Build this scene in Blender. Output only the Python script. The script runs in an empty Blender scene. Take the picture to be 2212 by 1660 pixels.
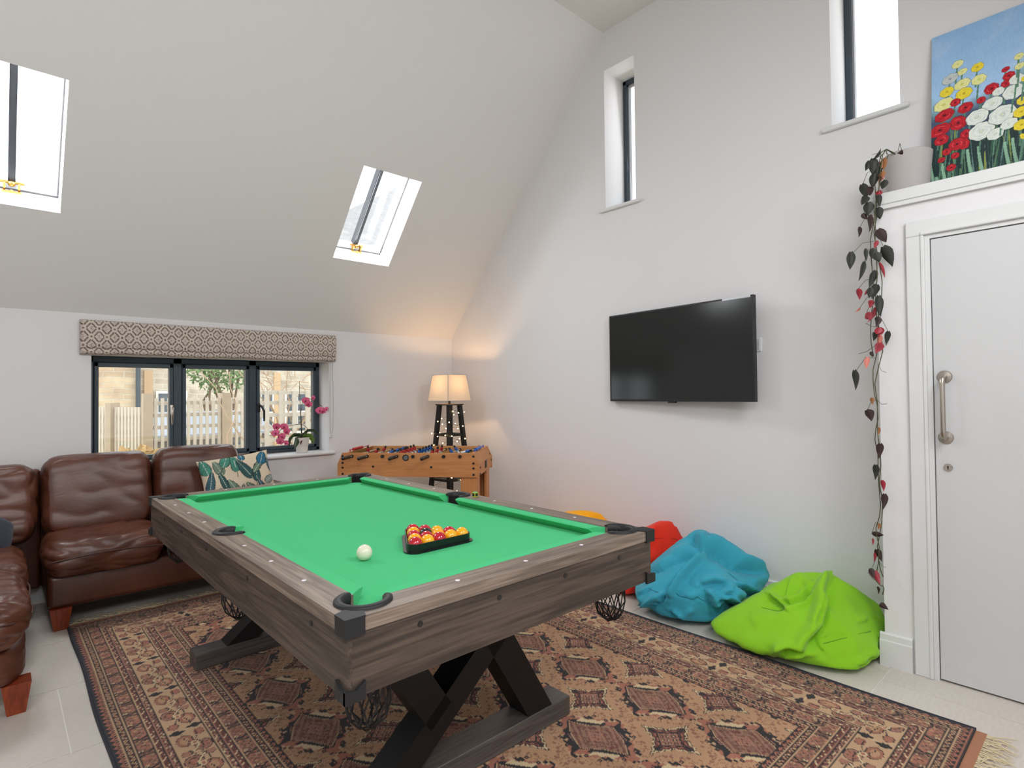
import bpy, bmesh, math, random
import numpy as np
from mathutils import Vector, Matrix, noise
from mathutils.bvhtree import BVHTree
C = bpy.context.scene.collection
SC = bpy.context.scene
PI = math.pi
random.seed(7)
RNG = np.random.default_rng(11)

# ---------------------------------------------------------------- camera
def make_camera():
    yaw, pit, rol = math.radians(42.4), math.radians(1.0), math.radians(-.62)
    fwd = Vector((math.sin(yaw)*math.cos(pit), math.cos(yaw)*math.cos(pit), math.sin(pit)))
    rt = Vector((math.cos(yaw), -math.sin(yaw), 0)); up = rt.cross(fwd)
    r2 = rt*math.cos(rol) + up*math.sin(rol); u2 = -rt*math.sin(rol) + up*math.cos(rol)
    cam = bpy.data.cameras.new('camera'); o = bpy.data.objects.new('camera', cam); C.objects.link(o)
    m = Matrix.Identity(4)
    for i in range(3):
        m[i][0], m[i][1], m[i][2] = r2[i], u2[i], -fwd[i]
    m[2][3] = 1.30
    o.matrix_world = m
    cam.sensor_width = 36; cam.lens = 1222/2212*36; cam.clip_start = .02; cam.clip_end = 200
    SC.camera = o
make_camera()

# ---------------------------------------------------------------- sky, daylight, exposure
w = bpy.data.worlds.new('overcast_sky'); SC.world = w; w.use_nodes = True
w.node_tree.nodes['Background'].inputs[0].default_value = (.94, .975, 1, 1)
w.node_tree.nodes['Background'].inputs[1].default_value = 3.4
def area(name, loc, direction, sx, sy, power, col=(1, 1, 1)):
    l = bpy.data.lights.new(name, 'AREA'); l.shape = 'RECTANGLE'; l.size = sx; l.size_y = sy; l.energy = power; l.color = col
    o = bpy.data.objects.new(name, l); C.objects.link(o); o.location = loc
    o.rotation_euler = Vector(direction).to_track_quat('-Z', 'Y').to_euler()
    return o
# added fill lights for assumed, unbuilt doors, end window and rear rooflights
area('fill_behind_camera', (.9, -1.17, 1.25), (0, 1, .05), 3.0, 2.1, 11, (.97, .985, 1))
area('fill_room_end', (-2.96, 2.2, 1.6), (1, 0, .1), 2.4, 1.8, 13, (.97, .985, 1))
for k, xx in enumerate((-1.6, .0, 1.8)):
    area('roof_slope_light', (xx, -.42, 2.72), (0, .74, -.67), .8, .9, 39, (.95, .975, 1))  # added fill on the unseen rear slope, where no rooflight opens
for k, xx in enumerate((.03, 2.224)):
    area('roof_slope_light', (xx, 4.13, 2.82), (0, -.74, -.67), .44, .6, 28, (.95, .975, 1))
for ys_, zs_ in ((2.575, 3.26), (.95, 3.35)):
    area('daylight_slot_window', (3.715, ys_, zs_), (-1, 0, -.15), 1.0, .22, 1.1, (.95, .975, 1)).rotation_euler.rotate_axis('Z', PI/2)
SC.view_settings.view_transform = 'Standard'; SC.view_settings.look = 'None'
SC.view_settings.exposure = -.28; SC.view_settings.gamma = 1.0; SC.view_settings.use_curve_mapping = False
SC.cycles.use_denoising = True
SC.cycles.max_bounces = 10; SC.cycles.diffuse_bounces = 6; SC.cycles.glossy_bounces = 4; SC.cycles.transmission_bounces = 8
SC.cycles.transparent_max_bounces = 12
SC.cycles.caustics_reflective = False; SC.cycles.caustics_refractive = False
SC.cycles.sample_clamp_indirect = 6

# ---------------------------------------------------------------- helpers: colour and materials
def lin(c):
    return tuple(((v/255)/12.92 if v/255 <= .04045 else ((v/255+.055)/1.055)**2.4) for v in c)
def L4(c): return (*lin(c), 1)
def nmat(name, col, rough=.6, metal=0, spec=.5, bump=0, bscale=60, var=0, vscale=8, coat=0, emit=None, estr=0, stretch=(1, 1, 1), detail=4, sheen=0):
    m = bpy.data.materials.new(name); m.use_nodes = True
    nt = m.node_tree; b = nt.nodes['Principled BSDF']
    b.inputs['Base Color'].default_value = L4(col); b.inputs['Roughness'].default_value = rough
    b.inputs['Metallic'].default_value = metal; b.inputs['Specular IOR Level'].default_value = spec
    b.inputs['Coat Weight'].default_value = coat
    if sheen:
        b.inputs['Sheen Weight'].default_value = sheen
    if emit:
        b.inputs['Emission Color'].default_value = L4(emit); b.inputs['Emission Strength'].default_value = estr
    if bump or var:
        tc = nt.nodes.new('ShaderNodeTexCoord'); mp = nt.nodes.new('ShaderNodeMapping'); mp.inputs['Scale'].default_value = stretch
        nt.links.new(tc.outputs['Object'], mp.inputs[0])
    if bump:
        n = nt.nodes.new('ShaderNodeTexNoise'); n.inputs['Scale'].default_value = bscale; n.inputs['Detail'].default_value = detail
        nt.links.new(mp.outputs[0], n.inputs['Vector'])
        bp = nt.nodes.new('ShaderNodeBump'); bp.inputs['Strength'].default_value = bump; bp.inputs['Distance'].default_value = .01
        nt.links.new(n.outputs['Fac'], bp.inputs['Height']); nt.links.new(bp.outputs[0], b.inputs['Normal'])
    if var:
        n = nt.nodes.new('ShaderNodeTexNoise'); n.inputs['Scale'].default_value = vscale; n.inputs['Detail'].default_value = 5
        nt.links.new(mp.outputs[0], n.inputs['Vector'])
        mx = nt.nodes.new('ShaderNodeMix'); mx.data_type = 'RGBA'
        mx.inputs[6].default_value = (*[c*(1-var) for c in lin(col)], 1); mx.inputs[7].default_value = (*[min(1, c*(1+var)) for c in lin(col)], 1)
        nt.links.new(n.outputs['Fac'], mx.inputs[0]); nt.links.new(mx.outputs[2], b.inputs['Base Color'])
    return m
def wood(name, c1, c2, axis, scale=1., rough=.5, c3=None):
    """grained timber, the grain running along the given axis of the object"""
    m = bpy.data.materials.new(name); m.use_nodes = True; nt = m.node_tree; b = nt.nodes['Principled BSDF']
    tc = nt.nodes.new('ShaderNodeTexCoord'); mp = nt.nodes.new('ShaderNodeMapping')
    s = [13*scale]*3; s['xyz'.index(axis)] = .8*scale; mp.inputs['Scale'].default_value = s
    nt.links.new(tc.outputs['Object'], mp.inputs[0])
    n1 = nt.nodes.new('ShaderNodeTexNoise'); n1.inputs['Scale'].default_value = 1.3; n1.inputs['Detail'].default_value = 3; n1.inputs['Distortion'].default_value = .6
    nt.links.new(mp.outputs[0], n1.inputs['Vector'])
    mp2 = nt.nodes.new('ShaderNodeMapping'); s2 = [150*scale]*3; s2['xyz'.index(axis)] = 5*scale; mp2.inputs['Scale'].default_value = s2
    nt.links.new(tc.outputs['Object'], mp2.inputs[0])
    n2 = nt.nodes.new('ShaderNodeTexNoise'); n2.inputs['Scale'].default_value = 1; n2.inputs['Detail'].default_value = 4
    nt.links.new(mp2.outputs[0], n2.inputs['Vector'])
    mu = nt.nodes.new('ShaderNodeMath'); mu.operation = 'MULTIPLY'; mu.inputs[1].default_value = 9
    nt.links.new(n1.outputs['Fac'], mu.inputs[0])
    fr = nt.nodes.new('ShaderNodeMath'); fr.operation = 'PINGPONG'; fr.inputs[1].default_value = 1
    nt.links.new(mu.outputs[0], fr.inputs[0])
    ad = nt.nodes.new('ShaderNodeMath'); ad.operation = 'MULTIPLY_ADD'; ad.inputs[1].default_value = .30
    nt.links.new(fr.outputs[0], ad.inputs[0])
    m2 = nt.nodes.new('ShaderNodeMath'); m2.operation = 'MULTIPLY'; m2.inputs[1].default_value = .8
    nt.links.new(n2.outputs['Fac'], m2.inputs[0]); nt.links.new(m2.outputs[0], ad.inputs[2])
    cr = nt.nodes.new('ShaderNodeValToRGB')
    cr.color_ramp.elements[0].position = .15; cr.color_ramp.elements[0].color = L4(c1)
    cr.color_ramp.elements[1].position = .8; cr.color_ramp.elements[1].color = L4(c2)
    if c3:
        e = cr.color_ramp.elements.new(.5); e.color = L4(c3)
    nt.links.new(ad.outputs[0], cr.inputs[0]); nt.links.new(cr.outputs[0], b.inputs['Base Color'])
    bp = nt.nodes.new('ShaderNodeBump'); bp.inputs['Strength'].default_value = .12; bp.inputs['Distance'].default_value = .004
    nt.links.new(n2.outputs['Fac'], bp.inputs['Height']); nt.links.new(bp.outputs[0], b.inputs['Normal'])
    b.inputs['Roughness'].default_value = rough
    return m
def vcol(name, rough=.9, bump=0, bscale=500, sheen=0, spec=.3, fibre=0):
    """cloth or canvas whose pattern is woven into the mesh as a colour attribute"""
    m = bpy.data.materials.new(name); m.use_nodes = True; nt = m.node_tree; b = nt.nodes['Principled BSDF']
    a = nt.nodes.new('ShaderNodeVertexColor'); a.layer_name = 'Col'
    b.inputs['Roughness'].default_value = rough; b.inputs['Specular IOR Level'].default_value = spec
    if sheen: b.inputs['Sheen Weight'].default_value = sheen
    if bump or fibre:
        tc = nt.nodes.new('ShaderNodeTexCoord'); n = nt.nodes.new('ShaderNodeTexNoise'); n.inputs['Scale'].default_value = bscale; n.inputs['Detail'].default_value = 2
        nt.links.new(tc.outputs['Object'], n.inputs['Vector'])
    if bump:
        bp = nt.nodes.new('ShaderNodeBump'); bp.inputs['Strength'].default_value = bump; bp.inputs['Distance'].default_value = .003
        nt.links.new(n.outputs['Fac'], bp.inputs['Height']); nt.links.new(bp.outputs[0], b.inputs['Normal'])
    if fibre:
        mx = nt.nodes.new('ShaderNodeMix'); mx.data_type = 'RGBA'; mx.blend_type = 'MULTIPLY'; mx.inputs[0].default_value = fibre
        cr = nt.nodes.new('ShaderNodeValToRGB'); cr.color_ramp.elements[0].position = .3; cr.color_ramp.elements[0].color = (.35, .33, .32, 1); cr.color_ramp.elements[1].position = .62
        nt.links.new(n.outputs['Fac'], cr.inputs[0]); nt.links.new(a.outputs[0], mx.inputs[6]); nt.links.new(cr.outputs[0], mx.inputs[7])
        nt.links.new(mx.outputs[2], b.inputs['Base Color'])
    else:
        nt.links.new(a.outputs[0], b.inputs['Base Color'])
    return m
def glass(name, tint=(1, 1, 1), refl=.06):
    m = bpy.data.materials.new(name); m.use_nodes = True; nt = m.node_tree; nt.nodes.remove(nt.nodes['Principled BSDF'])
    t = nt.nodes.new('ShaderNodeBsdfTransparent'); t.inputs[0].default_value = (*tint, 1)
    g = nt.nodes.new('ShaderNodeBsdfGlossy'); g.inputs['Roughness'].default_value = .02
    mx = nt.nodes.new('ShaderNodeMixShader'); mx.inputs[0].default_value = refl
    nt.links.new(t.outputs[0], mx.inputs[1]); nt.links.new(g.outputs[0], mx.inputs[2])
    nt.links.new(mx.outputs[0], nt.nodes['Material Output'].inputs[0])
    return m
def shade_cloth(name, col):
    m = bpy.data.materials.new(name); m.use_nodes = True; nt = m.node_tree; b = nt.nodes['Principled BSDF']
    b.inputs['Base Color'].default_value = L4(col); b.inputs['Roughness'].default_value = .9
    t = nt.nodes.new('ShaderNodeBsdfTranslucent'); t.inputs[0].default_value = L4(col)
    mx = nt.nodes.new('ShaderNodeMixShader'); mx.inputs[0].default_value = .07
    nt.links.new(b.outputs[0], mx.inputs[1]); nt.links.new(t.outputs[0], mx.inputs[2]); nt.links.new(mx.outputs[0], nt.nodes['Material Output'].inputs[0])
    return m

# ---------------------------------------------------------------- helpers: meshes and objects
class MB:
    """collects shapes, then links them as ONE mesh object"""
    def __init__(s): s.v = []; s.f = []; s.m = []; s.cur = 0; s.col = None
    def add(s, vs, fs):
        o = len(s.v); s.v += [tuple(p) for p in vs]
        s.f += [tuple(i+o for i in q) for q in fs]; s.m += [s.cur]*len(fs); return s
    def box(s, x0, x1, y0, y1, z0, z1):
        return s.add([(x0,y0,z0),(x1,y0,z0),(x1,y1,z0),(x0,y1,z0),(x0,y0,z1),(x1,y0,z1),(x1,y1,z1),(x0,y1,z1)],
              [(0,3,2,1),(4,5,6,7),(0,1,5,4),(1,2,6,5),(2,3,7,6),(3,0,4,7)])
    def rbox(s, x0, x1, y0, y1, z0, z1, r=.006, seg=2):
        bm = bmesh.new(); bmesh.ops.create_cube(bm, size=1)
        for v in bm.verts: v.co = Vector(((x0+x1)/2+v.co.x*(x1-x0), (y0+y1)/2+v.co.y*(y1-y0), (z0+z1)/2+v.co.z*(z1-z0)))
        bmesh.ops.bevel(bm, geom=bm.edges[:], offset=r, segments=seg, profile=.5, affect='EDGES')
        return s.bm(bm)
    def bm(s, bm, free=True):
        bm.verts.index_update()
        s.add([v.co[:] for v in bm.verts], [tuple(v.index for v in f.verts) for f in bm.faces])
        if free: bm.free()
        return s
    def prism(s, poly, h, frame):
        """poly 2D points, extruded by h; frame maps (a,b,c)->world"""
        n = len(poly); vs = [frame(a, b, 0) for a, b in poly] + [frame(a, b, h) for a, b in poly]
        return s.add(vs, [tuple(range(n))[::-1], tuple(range(n, 2*n))] + [(i, (i+1) % n, n+(i+1) % n, n+i) for i in range(n)])
    def cyl(s, p0, p1, r0, r1=None, n=12, caps=True):
        r1 = r0 if r1 is None else r1
        p0 = Vector(p0); p1 = Vector(p1); d = (p1-p0).normalized()
        a = d.cross(Vector((0, 0, 1)) if abs(d.z) < .9 else Vector((1, 0, 0))).normalized(); b = d.cross(a)
        vs = [p0+(a*math.cos(2*PI*i/n)+b*math.sin(2*PI*i/n))*r0 for i in range(n)] + [p1+(a*math.cos(2*PI*i/n)+b*math.sin(2*PI*i/n))*r1 for i in range(n)]
        fs = [(i, n+i, n+(i+1) % n, (i+1) % n) for i in range(n)]
        if caps: fs += [tuple(range(n)), tuple(range(2*n-1, n-1, -1))]
        return s.add(vs, fs)
    def tube(s, pts, r, n=6, closed=False):
        pts = [Vector(p) for p in pts]; k = len(pts); rs = r if isinstance(r, (list, tuple)) else [r]*k
        vs = []; prev = None
        for i, p in enumerate(pts):
            d = (pts[(i+1) % k]-pts[i-1]) if closed else (pts[min(i+1, k-1)]-pts[max(i-1, 0)])
            d.normalize()
            a = prev - d*prev.dot(d) if prev is not None else d.cross(Vector((0, 0, 1)) if abs(d.z) < .9 else Vector((1, 0, 0)))
            if a.length < 1e-6: a = d.orthogonal()
            a.normalize(); prev = a; b = d.cross(a)
            vs += [p+(a*math.cos(2*PI*j/n)+b*math.sin(2*PI*j/n))*rs[i] for j in range(n)]
        fs = []
        for i in range(k if closed else k-1):
            q = (i+1) % k
            fs += [(i*n+j, i*n+(j+1) % n, q*n+(j+1) % n, q*n+j) for j in range(n)]
        if not closed: fs += [tuple(range(n))[::-1], tuple(range((k-1)*n, k*n))]
        return s.add(vs, fs)
    def lathe(s, prof, c, n=24, close=True):
        vs = [(c[0]+r*math.cos(2*PI*i/n), c[1]+r*math.sin(2*PI*i/n), c[2]+z) for r, z in prof for i in range(n)]
        fs = [(k*n+i, k*n+(i+1) % n, (k+1)*n+(i+1) % n, (k+1)*n+i) for k in range(len(prof)-1) for i in range(n)]
        if close: fs += [tuple(range(n))[::-1], tuple(range((len(prof)-1)*n, len(prof)*n))]
        return s.add(vs, fs)
    def ball(s, c, r, u=10, v=6):
        rx, ry, rz = r if isinstance(r, (tuple, list)) else (r, r, r)
        vs = [(c[0], c[1], c[2]-rz)]
        for k in range(1, v):
            t = PI*k/v
            vs += [(c[0]+rx*math.sin(t)*math.cos(2*PI*i/u), c[1]+ry*math.sin(t)*math.sin(2*PI*i/u), c[2]-rz*math.cos(t)) for i in range(u)]
        vs.append((c[0], c[1], c[2]+rz)); n = len(vs)-1
        fs = [(0, 1+(i+1) % u, 1+i) for i in range(u)] + [(n, n-u+i, n-u+(i+1) % u) for i in range(u)]
        for k in range(v-2):
            fs += [(1+k*u+i, 1+k*u+(i+1) % u, 1+(k+1)*u+(i+1) % u, 1+(k+1)*u+i) for i in range(u)]
        return s.add(vs, fs)
    def grid(s, P):
        """P: array (n,m,3) -> quads"""
        n, m = P.shape[:2]
        i = np.arange((n-1)*(m-1)); a = (i//(m-1))*m + i % (m-1)
        return s.add([tuple(p) for p in P.reshape(-1, 3)], [(int(q), int(q+m), int(q+m+1), int(q+1)) for q in a])
    def build(s, name, mat, parent=None, smooth=False, local=False, fix=True, sharp=None):
        me = bpy.data.meshes.new(name)
        off = Vector((0, 0, 0))
        if parent is not None and not local: off = world_loc(parent)
        me.from_pydata([(p[0]-off[0], p[1]-off[1], p[2]-off[2]) for p in s.v], [], s.f)
        for q in (mat if isinstance(mat, (list, tuple)) else [mat]): me.materials.append(q)
        if any(s.m): me.polygons.foreach_set('material_index', s.m)
        if fix:
            b = bmesh.new(); b.from_mesh(me); bmesh.ops.recalc_face_normals(b, faces=b.faces); b.to_mesh(me); b.free()
        if smooth: me.polygons.foreach_set('use_smooth', [True]*len(me.polygons))
        if sharp: me.set_sharp_from_angle(angle=math.radians(sharp))
        if s.col is not None:
            ca = me.color_attributes.new('Col', 'FLOAT_COLOR', 'POINT')
            ca.data.foreach_set('color', np.c_[s.col, np.ones(len(s.col))].astype(np.float32).ravel())
        me.update()
        o = bpy.data.objects.new(name, me); C.objects.link(o)
        if parent is not None: o.parent = parent
        return o
def world_loc(o):
    p = Vector((0, 0, 0))
    while o is not None: p = p + o.location; o = o.parent
    return p
def thing(name, label, cat, loc=(0, 0, 0), rotz=0, group=None):
    o = bpy.data.objects.new(name, None); C.objects.link(o); o.location = loc; o.rotation_euler = (0, 0, rotz); o.empty_display_size = .1
    return tag(o, label, cat, group)
def tag(o, label, cat, group=None):
    o['label'] = label; o['category'] = cat
    if group: o['group'] = group
    return o
def struct(o):
    o['kind'] = 'structure'; return o
def sroot(name, loc=(0, 0, 0)):
    o = bpy.data.objects.new(name, None); C.objects.link(o); o.location = loc; o.empty_display_size = .1
    return struct(o)
def inst(src, loc, parent=None, rot=None, scale=None):
    """another piece sharing src's mesh; loc is in the parent's space"""
    c = src.copy(); C.objects.link(c); c.parent = parent if parent is not None else src.parent; c.location = loc
    if rot is not None: c.rotation_euler = rot
    if scale is not None: c.scale = scale
    return c
def cushion(mb, c, size, ex=(3.2, 3.2, 3.2), n=28, fn=None, rot=None):
    """plump superellipsoid box: centre, full size, exponents, optional displacement fn(unit xyz)->offset"""
    bm = bmesh.new(); bmesh.ops.create_cube(bm, size=2); bmesh.ops.subdivide_edges(bm, edges=bm.edges[:], cuts=n, use_grid_fill=True)
    for v in bm.verts:
        x, y, z = v.co; k = (abs(x)**ex[0] + abs(y)**ex[1] + abs(z)**ex[2])
        s = k**(-1/((ex[0]+ex[1]+ex[2])/3)); u = Vector((x*s, y*s, z*s))
        p = Vector((u.x*size[0]/2, u.y*size[1]/2, u.z*size[2]/2))
        if fn: p += Vector(fn(u))
        if rot: p = rot @ p
        v.co = p + Vector(c)
    return mb.bm(bm)
def hash2(a, b, s=0):
    x = np.sin(a*12.9898 + b*78.233 + s*37.719)*43758.5453
    return x - np.floor(x)
def tri(x): return np.abs((x % 1)*2-1)

# ================================================================ the room
XT, YW, ZW, SL = 3.48, 4.73, 1.872, 1.11        # gable wall, eaves wall, eaves height, roof slope
YF, ZF = 2.72, 4.103                            # where the slope meets the flat of the ceiling
YB = -1.21; YF2 = .80                           # far side of the roof, behind the camera
XL = -3.0
M_wall = nmat('white_emulsion', (222, 220, 221), .85, bump=.05, bscale=260, spec=.25)
M_ceil = nmat('ceiling_emulsion', (222, 219, 218), .9, bump=.04, bscale=260, spec=.2)
M_trim = nmat('white_gloss_paint', (216, 216, 216), .42, bump=.02, bscale=140, spec=.4)
M_door = nmat('painted_door', (202, 202, 203), .5, bump=.02, bscale=90, spec=.4)
M_anth = nmat('anthracite_aluminium', (56, 68, 77), .42, spec=.4)
M_pane = glass('clear_glass', (.96, .98, .98), .05)
M_black = nmat('black_plastic', (16, 16, 17), .45)
M_brass = nmat('brass', (196, 148, 74), .3, metal=1)
M_steel = nmat('brushed_steel', (176, 168, 158), .34, metal=1, bump=.06, bscale=90, stretch=(1, 1, .05))

def holed(cols, top, holes, frame):
    """wall with rectangular openings: cols = cut positions, top(u) = height there, holes = (u0,u1,z0,z1)"""
    mb = MB(); us = sorted(set(list(cols) + [h[0] for h in holes] + [h[1] for h in holes]))
    for a, b in zip(us[:-1], us[1:]):
        hs = sorted([h for h in holes if h[0] <= a+1e-6 and h[1] >= b-1e-6], key=lambda h: h[2])
        z = 0
        for h in hs + [None]:
            z1a, z1b = (h[2], h[2]) if h else (top(a), top(b))
            if z1a > z+1e-6: mb.add([frame(a, z), frame(b, z), frame(b, z1b), frame(a, z1a)], [(0, 1, 2, 3)])
            if h: z = h[3]
    return mb
roof = lambda y: ZW+SL*(YW-y) if y > YF else (ZF if y > YF2 else ZF-(ZF-ZW)*(YF2-y)/(YF2-YB))
WA = (2.435, 2.715, 2.72, 3.80); WB = (.785, 1.112, 2.785, 3.92)      # slot windows in the gable
WW = (.477, 2.153, .815, 1.60)                                       # the garden window
SKY = ((-.218, .279), (1.976, 2.472)); SY0, SY1 = 3.736, 4.255        # rooflights
struct(holed([YB, YF2, YF, YW], roof, [WA, WB], lambda u, z: (XT, u, z)).build('wall_gable', M_wall))
struct(holed([XL, XT], lambda u: ZW, [WW], lambda u, z: (u, YW, z)).build('wall_window', M_wall))
struct(holed([XL, XT], lambda u: ZW, [], lambda u, z: (u, YB, z)).build('wall_back', M_wall))
struct(holed([YB, YF2, YF, YW], roof, [], lambda u, z: (XL, u, z)).build('wall_end', M_wall))
mb = MB(); xs = [XL, SKY[0][0], SKY[0][1], SKY[1][0], SKY[1][1], XT]; ys = [YW, SY1, SY0, YF]
for i in range(5):
    for j in range(3):
        if j == 1 and i in (1, 3): continue
        mb.add([(xs[i], ys[j], roof(ys[j]+1e-9)), (xs[i+1], ys[j], roof(ys[j]+1e-9)), (xs[i+1], ys[j+1], ZW+SL*(YW-ys[j+1])), (xs[i], ys[j+1], ZW+SL*(YW-ys[j+1]))], [(0, 1, 2, 3)])
mb.add([(XL, YF, ZF), (XT, YF, ZF), (XT, YF2, ZF), (XL, YF2, ZF), (XT, YB, ZW), (XL, YB, ZW)], [(0, 1, 2, 3), (3, 2, 4, 5)])
struct(mb.build('ceiling', M_ceil))

# ---- floor: large grey porcelain tiles, pale grout
M_grout = nmat('pale_grout', (224, 220, 214), .9)
M_tile = nmat('grey_porcelain', (204, 196, 187), .5, bump=.03, bscale=300, var=.12, vscale=30, stretch=(1, 3, 1), spec=.35)
floor = struct(MB().box(XL, XT, YB, YW, -.05, -.002).build('floor', M_grout))
TL, TP, G = 1.24, .6215, .0022
offs = {-2: .3, -1: .75, 0: 2.936, 1: .55+1.24, 2: 2.5, 3: 1.0, 4: .21, 5: .83, 6: .4, 7: 1.1, 8: .2}
for r in range(-2, 8):
    y0 = .161 + r*TP; y1 = min(y0+TP, YW); y0 = max(y0, YB)
    if y1-y0 < .03: continue
    a = offs[r]
    while a > XL: a -= TL
    while a < XT:
        x0, x1 = max(a, XL), min(a+TL, XT)
        if x1-x0 > .03:
            t = MB().box(x0+G, x1-G, y0+G, y1-G, -.02, 0).build('tile', M_tile, floor)
        a += TL

# ---- skirting
def skirting(name, frame, L, ends=None):
    prof = [(0, 0), (.020, 0), (.020, .118), (.014, .121), (.014, .147), (.009, .153), (0, .153)]
    return struct(MB().prism(prof, L, frame).build(name, M_trim))
skirting('baseboard_gable', lambda a, b, c: (XT-a, .80+c, b), YW-.80)
skirting('baseboard_window', lambda a, b, c: (XL+c, YW-a, b), XT-XL)

# ---- boxed-out cupboard wall with the white door; picture shelf on top
XB = 3.118; YC = .812; ZS = 2.157
DY0, DY1, DZ = -.235, .600, 1.978
mb = MB()
for (y0, y1, z0, z1) in ((DY1+.022, YC, 0, ZS), (YB, DY0-.022, 0, ZS), (DY0-.022, DY1+.022, DZ+.022, ZS)):
    mb.box(XB, XB+.10, y0, y1, z0, z1)
mb.box(XB+.10, XT, YC-.10, YC, 0, ZS)
struct(mb.build('wall_cupboard', M_wall))
skirting('baseboard_cupboard', lambda a, b, c: (XB-a, .70+c, b), YC+.018-.70)
# shelf board with a moulded nosing
prof = [(0, 0), (.018, .0), (.018, .018), (.024, .022), (.024, .068), (.02, .074), (-.36, .074), (-.36, 0)]
struct(MB().prism(prof, YC+.026-YB, lambda a, b, c: (XB-a, YB+c, ZS+b)).build('trim_1', M_trim))
# architrave
tr = sroot('trim_2', (XB, DY1, 0))
mb = MB()
mb.rbox(XB-.016, XB+.001, DY1+.022, DY1+.092, 0, DZ+.0215, .003, 1); mb.rbox(XB-.021, XB+.0005, DY1+.0223, DY1+.036, .0005, DZ+.0215, .003, 1)
mb.build('architrave_upright', M_trim, tr)
mb = MB()
mb.rbox(XB-.016, XB+.001, DY0-.09, DY1+.092, DZ+.022, DZ+.092, .003, 1); mb.rbox(XB-.021, XB+.0005, DY0-.0895, DY1+.036, DZ+.0223, DZ+.036, .003, 1)
mb.build('architrave_head', M_trim, tr)
MB().rbox(XB-.016, XB+.001, DY0-.092, DY0-.022, 0, DZ+.0215, .003, 1).build('architrave_upright', M_trim, tr)
MB().box(XB-.006, XB+.09, DY1+.003, DY1+.0215, 0, DZ+.0215).build('door_lining', M_trim, tr)
MB().box(XB-.006, XB+.09, DY0, DY1+.003, DZ+.004, DZ+.0215).build('door_lining', M_trim, tr)
door = sroot('door_1', (XB, .18, 0))
MB().rbox(XB, XB+.044, DY0, DY1, .008, DZ, .002, 1).build('door_leaf', M_door, door)
MB().box(XB+.05, XB+.06, DY0-.01, DY1+.003, 0, DZ+.004).build('door_backing', M_black, door)  # black panel closing the whole opening behind the leaf
hy, hz0, hz1 = .560, 1.085, 1.355
pull = [(XB-.004, hy, hz0), (XB-.03, hy, hz0), (XB-.043, hy, hz0+.004), (XB-.051, hy, hz0+.014), (XB-.053, hy, hz0+.03), (XB-.053, hy, hz1-.03), (XB-.051, hy, hz1-.014), (XB-.043, hy, hz1-.004), (XB-.03, hy, hz1), (XB-.004, hy, hz1)]
h = MB().tube(pull, .0098, 14).build('pull_handle', M_steel, door, smooth=True); h['label'] = 'brushed steel bow pull handle'
for z in (hz0, hz1):
    MB().lathe([(.003, 0), (.028, 0), (.028, .004), (.025, .007), (.012, .009)], (0, 0, 0), 24).build('rose', M_steel, h, local=True).matrix_local = Matrix.Translation((0, hy-.18, z)) @ Matrix.Rotation(-PI/2, 4, 'Y')
e = MB(); e.cyl((XB, .555, .953), (XB-.006, .555, .953), .0165, .015, 24); es = e.build('escutcheon', M_steel, door)
k = MB(); k.cyl((XB-.0061, .555, .956), (XB-.0066, .555, .956), .0036, n=10); k.box(XB-.0066, XB-.0061, .5533, .5567, .944, .956); k.build('keyhole', M_black, es)

# ---- garden window with three anthracite lights
FY = 4.93
w1 = sroot('window_1', ((WW[0]+WW[1])/2, FY, WW[2]))
mb = MB()   # plastered reveals
mb.add([(WW[0], YW, WW[2]), (WW[0], FY+.07, WW[2]), (WW[0], FY+.07, WW[3]), (WW[0], YW, WW[3])], [(0, 1, 2, 3)])
mb.add([(WW[1], YW, WW[2]), (WW[1], FY+.07, WW[2]), (WW[1], FY+.07, WW[3]), (WW[1], YW, WW[3])], [(3, 2, 1, 0)])
mb.add([(WW[0], YW, WW[3]), (WW[1], YW, WW[3]), (WW[1], FY+.07, WW[3]), (WW[0], FY+.07, WW[3])], [(0, 1, 2, 3)])
mb.build('reveal', M_wall, w1)
mb = MB()
zb, zt = .822, 1.598
mb.rbox(WW[0]+.002, WW[1]-.002, FY, FY+.07, zt-.042, zt, .004, 1); mb.rbox(WW[0]+.002, WW[1]-.002, FY, FY+.07, zb, zb+.028, .004, 1)
mb.rbox(WW[0]+.002, WW[0]+.034, FY, FY+.07, zb, zt, .004, 1); mb.rbox(WW[1]-.034, WW[1]-.002, FY, FY+.07, zb, zt, .004, 1)
for xm in (1.0305, 1.579): mb.rbox(xm-.03, xm+.03, FY, FY+.07, zb, zt, .004, 1)
mb.build('frame', M_anth, w1)
SASH = [(.512, 1.0005), (1.0605, 1.549), (1.609, 2.119)]
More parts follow.
